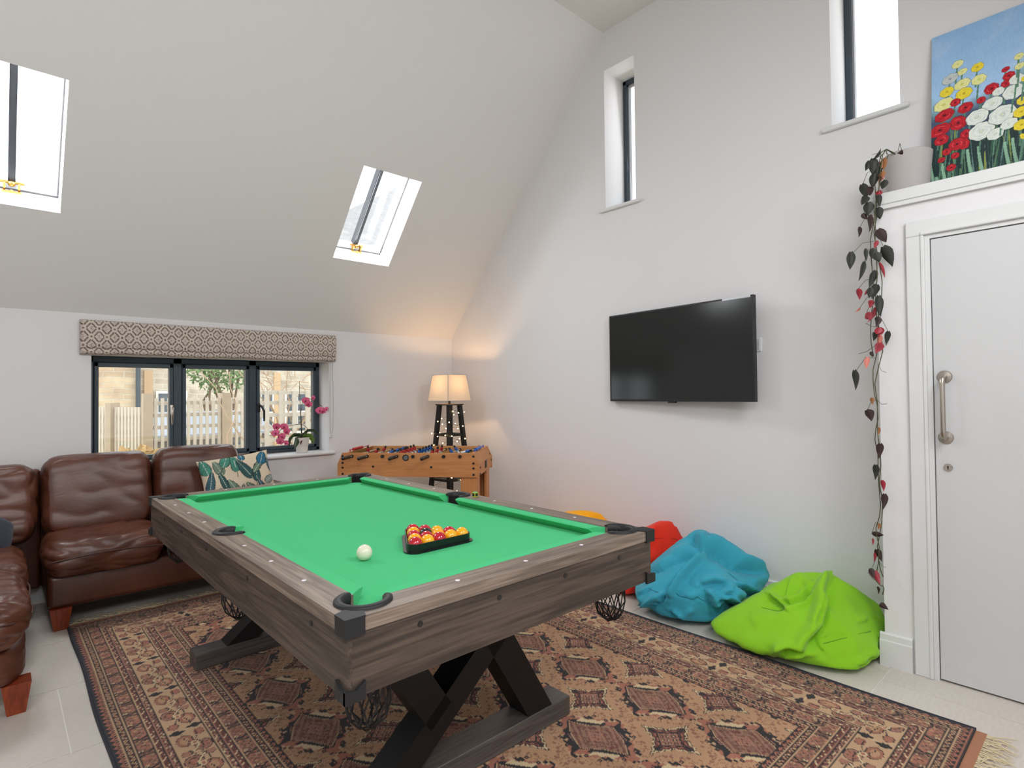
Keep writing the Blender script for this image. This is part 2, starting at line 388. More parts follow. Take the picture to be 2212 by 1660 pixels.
for i, (a, b) in enumerate(SASH):
    s = MB(); z0, z1 = zb+.028, zt-.042; t = .027; t2 = .026
    s.rbox(a, a+t2, FY-.012, FY+.05, z0, z1, .004, 1); s.rbox(b-t2, b, FY-.012, FY+.05, z0, z1, .004, 1)
    s.rbox(a, b, FY-.012, FY+.05, z1-t-.006, z1, .004, 1); s.rbox(a, b, FY-.012, FY+.05, z0, z0+t, .004, 1)
    so = s.build('sash', M_anth, w1)
    MB().box(a+.02, b-.02, FY+.02, FY+.026, z0+.02, z1-.02).build('pane', M_pane, so)
    if i in (0, 2):
        hx = b-.012 if i == 0 else a+.014
        hmb = MB(); hmb.rbox(hx-.011, hx+.011, FY-.024, FY-.012, 1.17, 1.245, .004, 2)
        dx = -.004 if i == 0 else .03
        hmb.tube([(hx, FY-.024, 1.225), (hx, FY-.05, 1.225), (hx+dx*.4, FY-.056, 1.215), (hx+dx, FY-.056, 1.18), (hx+dx, FY-.055, 1.095)], [.009, .009, .0095, .009, .007], 8)
        ho = hmb.build('handle', M_steel if i == 0 else M_black, so, smooth=True)
        ho['label'] = 'chrome window handle' if i == 0 else 'black window handle'
mb = MB(); mb.rbox(WW[0]-.04, WW[1]+.04, YW-.045, YW+.001, .793, .818, .011, 3); mb.box(WW[0], WW[1], YW, FY+.07, .795, .8175)
mb.build('window_sill', M_trim, w1)

# ---- slot windows in the gable wall
def slot(name, H, frame_x=3.72):
    y0, y1, z0, z1 = H; r = sroot(name, (frame_x, (y0+y1)/2, z0))
    m = MB(); xe = frame_x+.07
    for q in ([(XT, y0, z0), (xe, y0, z0), (xe, y0, z1), (XT, y0, z1)], [(XT, y1, z0), (xe, y1, z0), (xe, y1, z1), (XT, y1, z1)],
              [(XT, y0, z1), (XT, y1, z1), (xe, y1, z1), (xe, y0, z1)]):
        m.add(q, [(0, 1, 2, 3)])
    m.build('reveal', M_wall, r)
    m = MB(); t = .034
    m.rbox(frame_x, xe, y0+.001, y0+t, z0, z1, .004, 1); m.rbox(frame_x, xe, y1-t, y1-.001, z0, z1, .004, 1)
    m.rbox(frame_x, xe, y0+.001, y1-.001, z1-t, z1-.001, .004, 1); m.rbox(frame_x, xe, y0+.001, y1-.001, z0, z0+t, .004, 1)
    fr = m.build('frame', M_anth, r)
    m = MB(); b = .012
    for (ya, yb, za, zb_) in ((y0+t, y0+t+b, z0+t, z1-t), (y1-t-b, y1-t, z0+t, z1-t), (y0+t, y1-t, z1-t-b, z1-t), (y0+t, y1-t, z0+t, z0+t+b)):
        m.box(frame_x+.02, frame_x+.05, ya, yb, za, zb_)
    m.build('glazing_bead', nmat('grey_bead', (150, 150, 155), .5), fr)
    MB().box(frame_x+.034, frame_x+.04, y0+t, y1-t, z0+t, z1-t).build('pane', M_pane, r)
    m = MB(); m.rbox(XT-.03, XT+.001, y0-.045, y1+.045, z0-.026, z0, .010, 3); m.box(XT, xe, y0, y1, z0-.02, z0+.001)
    m.build('window_sill', M_trim, r)
slot('window_2', WA); slot('window_3', WB)

# ---- rooflights
nrm = Vector((0, SL, 1)).normalized(); alo = Vector((0, -1, SL)).normalized()      # outward, up the slope
Lr = (Vector((0, SY0, ZW+SL*(YW-SY0))) - Vector((0, SY1, ZW+SL*(YW-SY1)))).length
M_splay = nmat('rooflight_lining', (236, 236, 236), .7)
M_sash = nmat('rooflight_sash_white', (238, 238, 240), .4)
M_bar = nmat('dark_steel_bar', (58, 60, 64), .4, spec=.5)
for n_, (x0, x1) in enumerate(SKY):
    base = Vector(((x0+x1)/2, SY1, ZW+SL*(YW-SY1)))
    r = sroot('window_%d' % (4+n_), base)
    xc = (x0+x1)/2; D = .30
    F = lambda a, b, c: tuple(base + Vector((a, 0, 0)) + alo*b + nrm*c)      # across, up the slope, outwards
    hw = (x1-x0)/2
    m = MB()
    for (a0, b0, a1, b1) in ((-hw, 0, hw, 0), (hw, 0, hw, Lr), (hw, Lr, -hw, Lr), (-hw, Lr, -hw, 0)):
        m.add([F(a0, b0, 0), F(a1, b1, 0), F(a1, b1, D), F(a0, b0, D)], [(0, 1, 2, 3)])
    m.build('reveal', M_splay, r)
    def bar(mb, a0, a1, b0, b1, c0, c1):
        return mb.add([F(a, b, c) for c in (c0, c1) for b in (b0, b1) for a in (a0, a1)], [(0, 2, 3, 1), (4, 5, 7, 6), (0, 1, 5, 4), (2, 6, 7, 3), (0, 4, 6, 2), (1, 3, 7, 5)])
    m = MB(); g = .004; t = .045
    bar(m, -hw+g, -hw+t, g, Lr-g, .195, .25); bar(m, hw-t, hw-g, g, Lr-g, .195, .25); bar(m, -hw+t, hw-t, g, t, .195, .25); bar(m, -hw+t, hw-t, Lr-t, Lr-g, .195, .25)
    so = m.build('sash', M_sash, r)
    m = MB(); bar(m, -hw, hw, 0, Lr, .262, .27); m.build('pane', glass('rooflight_glass_%d' % n_, (.97, .985, 1), .04), so)
    m = MB(); bs = .034 if n_ == 0 else 0; bar(m, bs-.012, bs+.012, .03, Lr-.03, .18, .26); bar(m, bs-.0165, bs+.0165, .03, Lr-.03, .188, .198)
    m.build('glazing_bar', M_bar, r)
    m = MB(); q = .0065
    bar(m, hw-q, hw-.001, .02, Lr-.001, .186, .1935); bar(m, -hw+.001, -hw+q, .02, Lr-.001, .186, .1935); bar(m, -hw+.001, hw-.001, .001, q, .186, .1935)
    m.build('gap_strip', nmat('grey_gap_strip_%d' % n_, (96, 96, 98), .7), r)  # grey strips laid in as the shaded gap between sash and reveal
    m = MB(); F0 = F; F = lambda a, b, c: F0(bs+a*1.25, b, c)
    bar(m, -.035, .035, .012, .024, .125, .132); bar(m, -.042, .042, .052, .062, .165, .175); bar(m, -.03, -.022, .01, .06, .14, .17); bar(m, .022, .03, .01, .06, .14, .17)
    m.ball(F(0, .05, .165), .017, 10, 6); m.ball(F(0, .02, .13), .01, 8, 5); m.cyl(F(-.045, .055, .17), F(.045, .055, .17), .006, n=8)
    m.build('latch', M_brass, r, smooth=False)['label'] = 'brass rooflight catch'

# ================================================================ pool table
M_woodx = wood('grey_oak_along_x', (74, 63, 55), (142, 125, 111), 'x', 1.0, .5, (110, 96, 84))
M_woody = wood('grey_oak_along_y', (74, 63, 55), (142, 125, 111), 'y', 1.0, .5, (110, 96, 84))
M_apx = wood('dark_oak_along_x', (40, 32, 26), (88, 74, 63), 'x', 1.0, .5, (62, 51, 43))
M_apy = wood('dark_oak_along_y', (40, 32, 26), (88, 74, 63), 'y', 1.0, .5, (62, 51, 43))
M_barw = wood('grey_stained_bar', (52, 48, 46), (92, 86, 82), 'x', 1.0, .45)
M_cloth = nmat('green_baize', (74, 184, 122), 1, bump=.12, bscale=900, var=.06, vscale=700, spec=.04, sheen=.04)
M_rub = nmat('black_moulded_rubber', (34, 34, 35), .55, spec=.35)
M_hole = nmat('pocket_lining', (14, 14, 14), .8)
M_leg = nmat('black_lacquer', (13, 13, 14), .5, spec=.4)
M_dot = nmat('pearl_inlay', (226, 222, 226), .3)
M_bolt = nmat('dark_bolt', (30, 26, 24), .5)
PX0, PX1, PY0, PY1, PZ = .575, 1.768, 1.185, 3.345, .80
RW, PB = .09, .62                               # rail width, underside of the body
BED = .765
pt = thing('pool_table', 'pool table with green baize, grey oak rails and black cross legs on the rug', 'pool table', ((PX0+PX1)/2, (PY0+PY1)/2, .009))
IX0, IX1, IY0, IY1 = PX0+RW, PX1-RW, PY0+RW, PY1-RW
PYM = (PY0+PY1)/2
CR, MR = .052, .047
corners = [(IX0, IY0), (IX1, IY0), (IX1, IY1), (IX0, IY1)]
mids = [(PX0+.076, PYM), (PX1-.076, PYM)]
def arc(c, r, a0, a1, n=7): return [(c[0]+r*math.cos(math.radians(a0+(a1-a0)*i/n)), c[1]+r*math.sin(math.radians(a0+(a1-a0)*i/n))) for i in range(n+1)]
def slab(poly, z0, z1): return MB().prism(poly, z1-z0, lambda a, b, c: (a, b, z0+c))
# six rails with the pocket mouths cut out
rail_polys = [
    ('x', [(PX0, PY0), (PX1, PY0)] + arc(corners[1], CR, -45, -180) + arc(corners[0], CR, 0, -135)),
    ('x', [(PX1, PY1), (PX0, PY1)] + arc(corners[3], CR, 135, 0) + arc(corners[2], CR, 180, 45)),
    ('y', [(PX0, PYM-.001), (PX0, PY0)] + arc(corners[0], CR, -135, -270) + arc(mids[0], MR, -70, -180)),
    ('y', [(PX0, PY1), (PX0, PYM+.001)] + arc(mids[0], MR, 180, 70) + arc(corners[3], CR, -90, -225)),
    ('y', [(PX1, PY0), (PX1, PYM-.001)] + arc(mids[1], MR, 0, -110) + arc(corners[1], CR, 90, -45)),
    ('y', [(PX1, PYM+.001), (PX1, PY1)] + arc(corners[2], CR, 45, -90) + arc(mids[1], MR, 110, 0)),
]
for ax, poly in rail_polys:
    slab(poly, PZ-.034, PZ).build('rail', M_woodx if ax == 'x' else M_woody, pt)
# body boards under the rails, a shade inset, with a rounded corner post
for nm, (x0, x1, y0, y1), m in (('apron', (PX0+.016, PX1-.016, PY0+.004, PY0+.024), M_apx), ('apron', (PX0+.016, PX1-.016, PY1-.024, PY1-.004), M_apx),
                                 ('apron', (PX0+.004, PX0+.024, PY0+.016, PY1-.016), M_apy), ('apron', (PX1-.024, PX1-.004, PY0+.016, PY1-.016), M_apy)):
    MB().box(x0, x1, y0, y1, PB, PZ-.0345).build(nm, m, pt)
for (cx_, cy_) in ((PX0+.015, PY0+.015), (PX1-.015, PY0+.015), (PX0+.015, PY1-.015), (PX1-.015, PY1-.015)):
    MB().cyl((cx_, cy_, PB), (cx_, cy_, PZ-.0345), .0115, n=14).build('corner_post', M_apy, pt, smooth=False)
MB().box(PX0+.024, PX1-.024, PY0+.024, PY1-.024, PB+.01, PB+.03).build('underside_panel', M_leg, pt)
# corner caps: a moulded cap on top and an angled bracket at the foot of each corner
for (sx, sy, cx_, cy_) in ((1, 1, PX0, PY0), (-1, 1, PX1, PY0), (1, -1, PX0, PY1), (-1, -1, PX1, PY1)):
    o = -.005
    poly = [(o, o), (.046, o), (.064, .040), (.040, .064), (o, .046)]
    P2 = [(cx_+sx*a, cy_+sy*b) for a, b in poly]
    m = slab(P2, PZ-.002, PZ+.003)
    m.box(*sorted((cx_+sx*(o+.0006), cx_+sx*.0455)), *sorted((cy_+sy*(o+.0006), cy_+sy*.004)), PZ-.040, PZ-.001)
    m.box(*sorted((cx_+sx*(o+.0004), cx_+sx*.0042)), *sorted((cy_+sy*(o+.0004), cy_+sy*.0453)), PZ-.0403, PZ-.0008)
    m.build('corner_cap', M_rub, pt)
    m = MB()
    for ax in (0, 1):
        q_ = .0004*ax; prof = [(o+q_, PB-.006+q_), (.046, PB-.006+q_), (.046, PB+.036), (.022, PB+.020), (o+q_, PB+.024-q_)]
        if ax == 0: m.prism(prof, .009, lambda a, b, c: (cx_+sx*a, cy_+sy*(o+.0003+c), b))
        else: m.prism(prof, .009, lambda a, b, c: (cx_+sx*(o+c), cy_+sy*a, b))
    m.build('corner_bracket', M_rub, pt)
# bed cloth
e = .012
bx0, bx1, by0, by1 = IX0+.02, IX1-.02, IY0+.02, IY1-.02; ch = .03
slab([(bx0+ch, by0), (bx1-ch, by0), (bx1, by0+ch), (bx1, by1-ch), (bx1-ch, by1), (bx0+ch, by1), (bx0, by1-ch), (bx0, by0+ch)], BED-.03, BED).build('bed_cloth', M_cloth, pt)
# cushions
cprof = [(-.002, BED-.004), (-.002, PZ-.0015), (.030, PZ+.0005), (.0465, PZ-.002), (.050, PZ-.006), (.047, PZ-.009), (.016, BED-.004)]
def cushion_rail(o, along, inn, L, c0, c1):
    o, along, inn = Vector((*o, 0)), Vector((*along, 0)), Vector((*inn, 0))
    m = MB(); n = len(cprof)
    vs = [o+along*(c0[0]+max(a, 0)*c0[1])+inn*a+Vector((0, 0, z)) for a, z in cprof] + [o+along*(L-c1[0]-max(a, 0)*c1[1])+inn*a+Vector((0, 0, z)) for a, z in cprof]
    m.add(vs, [tuple(range(n))[::-1], tuple(range(n, 2*n))] + [(i, (i+1) % n, n+(i+1) % n, n+i) for i in range(n)])
    return m.build('cushion', M_cloth, pt)
cc, mc = (.056, .85), (.052, .35)
cushion_rail((IX0, IY0), (1, 0), (0, 1), IX1-IX0, cc, cc)
cushion_rail((IX1, IY1), (-1, 0), (0, -1), IX1-IX0, cc, cc)
hl = PYM-IY0
cushion_rail((IX0, PYM), (0, -1), (1, 0), hl, mc, cc); cushion_rail((IX0, IY1), (0, -1), (1, 0), hl, cc, mc)
cushion_rail((IX1, IY0), (0, 1), (-1, 0), hl, cc, mc); cushion_rail((IX1, PYM), (0, 1), (-1, 0), hl, mc, cc)
# pockets: iron on the rail, dark lining, string basket below
def pocket(c, R, a0, a1):
    m = MB(); n = 20; prof = [(R-.004, -.012), (R-.003, .004), (R+.003, .0085), (R+.013, .0085), (R+.0185, .005), (R+.0195, -.001)]
    k = len(prof); vs = []
    for i in range(n+1):
        t = math.radians(a0+(a1-a0)*i/n); taper = 1 if 1 <= i <= n-1 else .72
        for j, (r, z) in enumerate(prof):
            rr = R+.007+(r-R-.007)*taper
            vs.append((c[0]+rr*math.cos(t), c[1]+rr*math.sin(t), PZ+z*taper))
    fs = [(i*k+j, i*k+(j+1) % k, (i+1)*k+(j+1) % k, (i+1)*k+j) for i in range(n) for j in range(k)] + [tuple(range(k))[::-1], tuple(range(n*k, n*k+k))]
    m.add(vs, fs).build('pocket_iron', M_rub, pt, smooth=True, sharp=50)
    m = MB(); n = 20
    vs = [(c[0]+r*math.cos(2*PI*i/n), c[1]+r*math.sin(2*PI*i/n), z) for r, z in ((R-.002, BED-.012), (R-.004, BED-.06), (R-.012, PB+.03), (.004, PB+.03)) for i in range(n)]
    m.add(vs, [(j*n+i, j*n+(i+1) % n, (j+1)*n+(i+1) % n, (j+1)*n+i) for j in range(3) for i in range(n)])
    # back wall of the mouth, behind the iron
    q = 12; vs = [(c[0]+(R-.0005)*math.cos(math.radians(a0+(a1-a0)*i/q)), c[1]+(R-.0005)*math.sin(math.radians(a0+(a1-a0)*i/q)), z) for z in (PZ-.001, BED-.03) for i in range(q+1)]
    m.add(vs, [(i, i+1, q+2+i, q+1+i) for i in range(q)])
    m.build('pocket_lining', M_hole, pt, fix=False)
    # basket
    ddx, ddy = (PX0+PX1)/2-c[0], PYM-c[1]
    bx = c[0]+(.022 if ddx > 0 else -.022); by = c[1]+(0 if abs(ddy) < .1 else (.022 if ddy > 0 else -.022))
    m = MB(); rnd = random.Random(int(c[0]*1000+c[1]*77)); N = 11
    lev = [(.052, PB+.008), (.056, PB-.035), (.055, PB-.080), (.045, PB-.118), (.018, PB-.142)]
    nodes = [[(bx+r*math.cos(2*PI*(i+.5*(l % 2)+rnd.uniform(-.16, .16))/N), by+r*math.sin(2*PI*(i+.5*(l % 2)+rnd.uniform(-.16, .16))/N), z+rnd.uniform(-.005, .005)) for i in range(N)] for l, (r, z) in enumerate(lev)]
    for l in range(4):
        for i in range(N):
            a = nodes[l][i]
            for b in ((nodes[l+1][i], nodes[l+1][(i-1) % N]) if l % 2 == 0 else (nodes[l+1][i], nodes[l+1][(i+1) % N])):
                m.cyl(a, b, .0022, n=5, caps=False)
    m.tube([nodes[4][i] for i in range(N)], .0022, 5, closed=True); m.tube([(bx+.053*math.cos(2*PI*i/16), by+.053*math.sin(2*PI*i/16), PB+.006) for i in range(16)], .004, 6, closed=True)
    for i in range(0, N, 2): m.cyl(nodes[4][i], nodes[4][(i+5) % N], .002, n=5, caps=False)
    m.build('pocket_net', M_rub, pt)
for c, a in zip(corners, (45, 135, 225, 315)): pocket(c, CR, a+52, a+308)
pocket(mids[0], MR, 62, 298); pocket(mids[1], MR, -118, 118)
# sights and bolts
dot = MB().cyl((0, 0, 0), (0, 0, .0012), .0065, n=14).build('sight', M_dot, pt, local=True)
off = world_loc(pt); pos = []
for k in (1, 2, 3):
    for (ya, yb) in ((IY0, PYM), (PYM, IY1)):
        for x in (PX0+.044, PX1-.044): pos.append((x, ya+(yb-ya)*k/4))
    for y in (PY0+.046, PY1-.046): pos.append((IX0+(IX1-IX0)*k/4, y))
for i, (x, y) in enumerate(pos):
    p = Vector((x, y, PZ))-off
    if i == 0: dot.location = p
    else: inst(dot, p, pt)
blt = MB().cyl((0, 0, 0), (0, -.002, 0), .0075, n=12).build('apron_bolt', M_bolt, pt, local=True)
bp = [((x, PY0+.0041, .738), 0) for x in (.772, 1.03, 1.30, 1.572)] + [((PX0+.0041, y, .738), -PI/2) for y in (1.38, 1.86, 2.32, 2.70, 3.02)]
for i, (p, r) in enumerate(bp):
    p = Vector(p)-off
    if i == 0: blt.location = p
    else: inst(blt, p, pt, (0, 0, r))
# trestles
for k, (y0, y1) in enumerate(((1.548, 1.664), (2.992, 3.108))):
    if k == 0:
        fr_ = lambda a, b, c: (a, y0+c, b)
        first = [MB().rbox(.700, 1.712, y0, y1, .0105, .084, .003, 1).build('foot_bar', M_barw, pt)]
        for poly in ([(.838, .0845), (.982, .0845), (1.634, PB), (1.490, PB)], [(1.484, .0845), (1.612, .0845), (1.345, .530), (1.262, .452)], [(.778, PB), (.906, PB), (1.128, .270), (1.046, .208)]):
            first.append(MB().prism(poly, y1-y0-.012, lambda a, b, c: (a, y0+.006+c, b)).build('leg', M_leg, pt))
    else:
        for o in first: inst(o, o.location+Vector((0, y0-1.548, 0)), pt)

# ---- balls, rack, chalk
M_red = nmat('red_ball', (186, 20, 40), .12, spec=.6, coat=.3); M_yel = nmat('yellow_ball', (240, 170, 12), .12, spec=.6, coat=.3)
M_blk = nmat('black_ball', (18, 18, 22), .12, spec=.6, coat=.3); M_ivory = nmat('ivory_ball', (222, 218, 196), .2, spec=.5, bump=.02, bscale=200)
cue = MB().ball((0, 0, 0), .0255, 32, 18).build('cue_ball', M_ivory, smooth=True); cue.location = (.885, 1.688, BED+.0255)
tag(cue, 'ivory white cue ball alone on the green cloth', 'ball')
R_ = .0248; x0r, y0r = 1.062, 1.662
words = ('first', 'second', 'third', 'fourth', 'fifth'); rown = ('row nearest the cue ball', 'second row', 'third row', 'fourth row', 'far point')
layout = ['RYRYY', 'YRYR', 'RKY', 'YR', 'R']
mesh = {}
for r, row in enumerate(layout):
    for c, ch in enumerate(row):
        m = {'R': M_red, 'Y': M_yel, 'K': M_blk}[ch]; col = {'R': 'red', 'Y': 'yellow', 'K': 'black'}[ch]
        if ch not in mesh:
            o = MB().ball((0, 0, 0), R_, 28, 16).build(col+'_ball', m, smooth=True); mesh[ch] = o
        else:
            o = mesh[ch].copy(); C.objects.link(o)
        o.location = (x0r+(c+.5*r)*2*R_, y0r+r*R_*1.732, BED+R_)
        if ch == 'K': tag(o, 'black pool ball in the middle of the racked balls', 'ball', 'racked pool balls')
        elif r == 4: tag(o, 'red pool ball at the far point of the black triangle rack', 'ball', 'racked pool balls')
        else: tag(o, f'{col} pool ball, {words[c]} from the left in the {"front row" if r == 0 else rown[r]} of the rack', 'ball', 'racked pool balls')
# triangle
rk = thing('ball_rack', 'black plastic triangle rack around the red and yellow pool balls', 'rack', (1.162, 1.70, BED))
ctr = Vector((x0r+4*R_, y0r+R_*1.732*4/3, 0)); rad = 4*2*R_/1.732
def tri_ring(extra, rc, n=7):
    pts = []
    for k, a in enumerate((-30, 90, 210)):
        p = ctr + Vector((math.cos(math.radians(a)), math.sin(math.radians(a)), 0))*rad
        for i in range(n+1):
            t = math.radians(a-60+120*i/n); pts.append((p.x+(rc+extra)*math.cos(t), p.y+(rc+extra)*math.sin(t)))
    return pts
def ringwall(m, inner, outer, z0, z1):
    n = len(inner); vs = [(*p, z0) for p in inner]+[(*p, z0) for p in outer]+[(*p, z1) for p in inner]+[(*p, z1) for p in outer]
    m.add(vs, [q for i in range(n) for j in [(i+1) % n] for q in ((i, j, n+j, n+i), (2*n+i, 3*n+i, 3*n+j, 2*n+j), (i, 2*n+i, 2*n+j, j), (n+i, n+j, 3*n+j, 3*n+i))])
M_rack = nmat('black_shiny_plastic', (20, 20, 22), .3)
m = MB(); ringwall(m, tri_ring(.0012, R_), tri_ring(.0045, R_), BED+.0005, BED+.030); m.build('rack_wall', M_rack, rk)
m = MB(); ringwall(m, tri_ring(.0046, R_), tri_ring(.0155, R_), BED+.0005, BED+.0045); m.build('rack_flange', M_rack, rk)
ck = thing('chalk_cube', 'green cue chalk cube with a dark printed label on the far rail', 'chalk', (1.727, 2.166, PZ))
mm = MB().rbox(1.716, 1.738, 2.155, 2.177, PZ+.0002, PZ+.022, .002, 2).build('chalk_body', nmat('chalk_paper', (190, 196, 60), .7), ck)
MB().rbox(1.7175, 1.7365, 2.1565, 2.1755, PZ+.0221, PZ+.0245, .001, 1).build('chalk_top', nmat('green_chalk', (96, 190, 140), .95), ck)
m = MB(); m.box(1.7195, 1.7345, 2.1542, 2.155, PZ+.005, PZ+.019); m.box(1.7152, 1.716, 2.1585, 2.1735, PZ+.005, PZ+.019); m.build('chalk_label', nmat('chalk_print', (28, 40, 24), .7), ck)

# ================================================================ rug
RX0, RX1, RY0, RY1, RZ = .311, 2.752, .424, 4.075, .009
def rug():
    q = .005
    xs = np.linspace(RX0, RX1, int((RX1-RX0)/q)+1); ys = np.linspace(RY0, RY1, int((RY1-RY0)/q)+1)
    X, Y = np.meshgrid(xs, ys, indexing='ij')
    pal = {k: np.array(lin(v)) for k, v in dict(camel=(178, 138, 104), tan=(186, 152, 118), salmon=(160, 102, 82), brown=(118, 84, 70), maroon=(108, 60, 52), dark=(40, 36, 38), cream=(202, 178, 140), navy=(44, 46, 54), rose=(158, 110, 92), mid=(140, 98, 76), tawny=(138, 104, 84)).items()}
    col = np.empty(X.shape+(3,)); col[:] = pal['camel']
    def put(mask, c): col[mask] = pal[c]
    dx = np.minimum(X-RX0, RX1-X); dy = np.minimum(Y-RY0, RY1-Y)
    side = dx < dy; b = np.where(side, dx, dy); s = np.where(side, Y-RY0, X-RX0)
    cxr = (RX0+RX1)/2
    # ---- field lattice
    PXL, PYL = .375, .388; ox, oy = 2.045, .99
    def local(ox, oy):
        u = (X-ox+PXL/2) % PXL - PXL/2; v = (Y-oy+PYL/2) % PYL - PYL/2
        return u, v
    u, v = local(ox, oy)
    fl = lambda a, q: np.floor(a/q)*q+q/2
    us, vs_ = fl(u, .0125), fl(v, .0125)
    n2 = np.abs(us)/.150 + np.abs(vs_)/.205                      # stepped outer outline
    n2 = n2 + .05*((np.floor(us/.0125)+np.floor(vs_/.0125)) % 2)
    n3 = np.abs(fl(u, .016))/.150 + np.abs(fl(v, .016))/.205; put((n3 > 1.28) & (n3 < 1.36) & (hash2(np.floor(u/.008), np.floor(v/.008), 5) > .35), 'mid')
    cu, cv = (u+.014) % .028-.014, (v+.016) % .032-.016
    ringc = np.abs(np.hypot(cu, cv)-.0095) < .0019
    put(ringc & (n2 > 1.10) & (n2 < 1.27), 'mid')
    put(n2 < 1.06, 'dark'); put(n2 < 1.02, 'tan'); put(n2 < .985, 'salmon')
    n1 = np.abs(u)/.100 + np.abs(v)/.150
    t1 = u*v > 0; t2 = ~t1
    zz = .16*tri(np.arctan2(v, u*1.5)*10/PI)
    put(t2 & (n1 < 1.30+zz) & (n1 > .9) & (np.abs(v) < .118) & (np.abs(u) > .018), 'dark')
    put(t1 & (n1 < 1.12+.6*zz) & (n1 > .9) & (np.abs(v) > .03) & (np.abs(u) > .01), 'dark')
    put(t1 & (n1 < 1.26+.8*zz) & (n1 > 1.06) & (np.abs(v) > .045) & (np.abs(v) < .125) & (np.abs(u) > .02), 'cream')
    du, dv = np.abs(u)-.066, np.abs(v)-.066
    put(t2 & (np.abs(du+dv*.4) < .0085) & (np.abs(dv) < .024), 'rose'); put(t2 & (np.abs(du+dv*.4) < .0042) & (np.abs(dv) < .019), 'dark')
    for (a0, b0) in ((.112, .045), (.035, .150), (.10, .095)):
        put((np.abs(np.abs(u)-a0) < .007) & (np.abs(np.abs(v)-b0) < .007), 'dark'); put((np.abs(np.abs(u)-a0) < .0035) & (np.abs(np.abs(v)-b0) < .0035), 'rose')
    sk = n1 + .13*np.sign(u*v)*np.minimum(np.abs(u)/.1, np.abs(v)/.15)*2
    put(sk < 1.02, 'dark'); put(sk < .965, 'tan'); put(sk < .935, 'tawny')
    cell = hash2(np.floor(u/.0105), np.floor(v/.0105), 2)
    put((sk < .88) & (cell > .70), 'brown'); put((sk < .88) & (cell < .10), 'maroon')
    l1 = np.abs((np.abs(u)+np.abs(v)*.70) % .026 - .013); put((sk < .9) & (l1 < .0026), 'maroon')
    l2 = np.abs((u-v*.7) % .052 - .026); put((sk < .9) & (l2 < .0024), 'rose')
    put((sk < .34) & ((np.floor(u/.0085)+np.floor(v/.0085)) % 2 == 0), 'rose')
    # ---- small stars
    u, v = local(ox-PXL/2, oy+PYL/2)
    n = np.abs(u)+np.abs(v); t = np.abs(np.abs(u)-np.abs(v))/.118
    edge = .085+.033*t + .010*(tri(t*2.5+.5)-.5)
    r = n/edge
    put(r < 1.05, 'dark'); put(r < 1.01, 'cream'); put(r < .93, 'dark'); put(r < .87, 'maroon')
    put((r < .80) & (r > .68) & (tri(t*3) > .45), 'salmon'); put((np.abs(r-.66) < .035), 'dark')
    put(n < .058, 'dark'); put(n < .052, 'rose'); 
    p_, q_ = u+v, u-v
    put((n < .05) & (np.abs((p_+.0165*1.5) % .033-.0165) < .011) & (np.abs((q_+.0165*1.5) % .033-.0165) < .011), 'dark')
    put((n < .05) & (np.abs((p_+.0165*1.5) % .033-.0165) < .0075) & (np.abs((q_+.0165*1.5) % .033-.0165) < .0075), 'mid')
    put((n < .05) & (np.abs((p_+.0165*1.5) % .033-.0165) < .004) & (np.abs((q_+.0165*1.5) % .033-.0165) < .004), 'cream')
    put((r < .86) & (r > .5) & (np.minimum(np.abs(u), np.abs(v)) < .006) & (n > .066), 'dark')
    # ---- borders
    def band(lo, hi): return (b >= lo) & (b < hi)
    def stripe(c0, w=.0045, c='tan'):
        put(np.abs(b-c0) < w+.0028, 'dark'); put(np.abs(b-c0) < w, c)
    def zigzag(lo, hi, base='salmon', flip=False):
        put(band(lo, hi), base); k = (b-lo)/(hi-lo)
        if flip: k = 1-k
        z = tri(s/.034)
        put(band(lo, hi) & (z*.62 > k+.08), 'dark'); put(band(lo, hi) & (np.abs(k-.42-.5*tri(s/.034+.5)) < .085), 'dark'); put(band(lo, hi) & (np.abs(k-.42-.5*z) < .07), 'dark'); put(band(lo, hi) & (k > .72) & (tri(s/.017) > .7), 'tan')
    def guard(lo, hi):
        put(band(lo, hi), 'tan'); k = (b-lo)
        put(band(lo, hi) & (((np.floor(s/.0085)+np.floor(k/.006)) % 2) == 0), 'maroon'); put(band(lo, hi) & (np.abs((s+k*.8) % .0255-.008) < .0036), 'dark')
    def flowers(lo, hi, ph):
        B = band(lo, hi); put(B, 'brown'); k = (b-lo)/(hi-lo); P = .112; ss = ((s+ph) % P)/P
        lat = np.minimum(np.abs((ss*4+k*2) % 1-.5), np.abs((ss*4-k*2) % 1-.5))
        put(B & (lat < .12) & (np.abs(ss-.5) < .30), 'rose'); put(B & (hash2(np.floor(s/.010), np.floor(k*5), ph) > .80), 'salmon')
        put(B & (hash2(np.floor(s/.009), np.floor(k*6), 3+ph) > .90), 'camel')
        put(B & (np.abs(ss-.06-.05*np.sin(k*9)) < .055*(1-.55*np.abs(k-.5))) , 'dark'); put(B & (np.abs(ss-.90+.04*np.cos(k*8)) < .03), 'dark')
        put(B & (((ss-.20)/.055)**2+((k-.25)/.13)**2 < 1), 'cream'); put(B & (((ss-.20)/.028)**2+((k-.25)/.06)**2 < 1), 'dark')
        put(B & (((ss-.78)/.05)**2+((k-.72)/.12)**2 < 1), 'tan'); put(B & (((ss-.78)/.025)**2+((k-.72)/.06)**2 < 1), 'maroon')
        put(B & (((ss-.5)/.05)**2+((k-.5)/.18)**2 < 1), 'dark'); put(B & (((ss-.5)/.03)**2+((k-.5)/.1)**2 < 1), 'salmon')
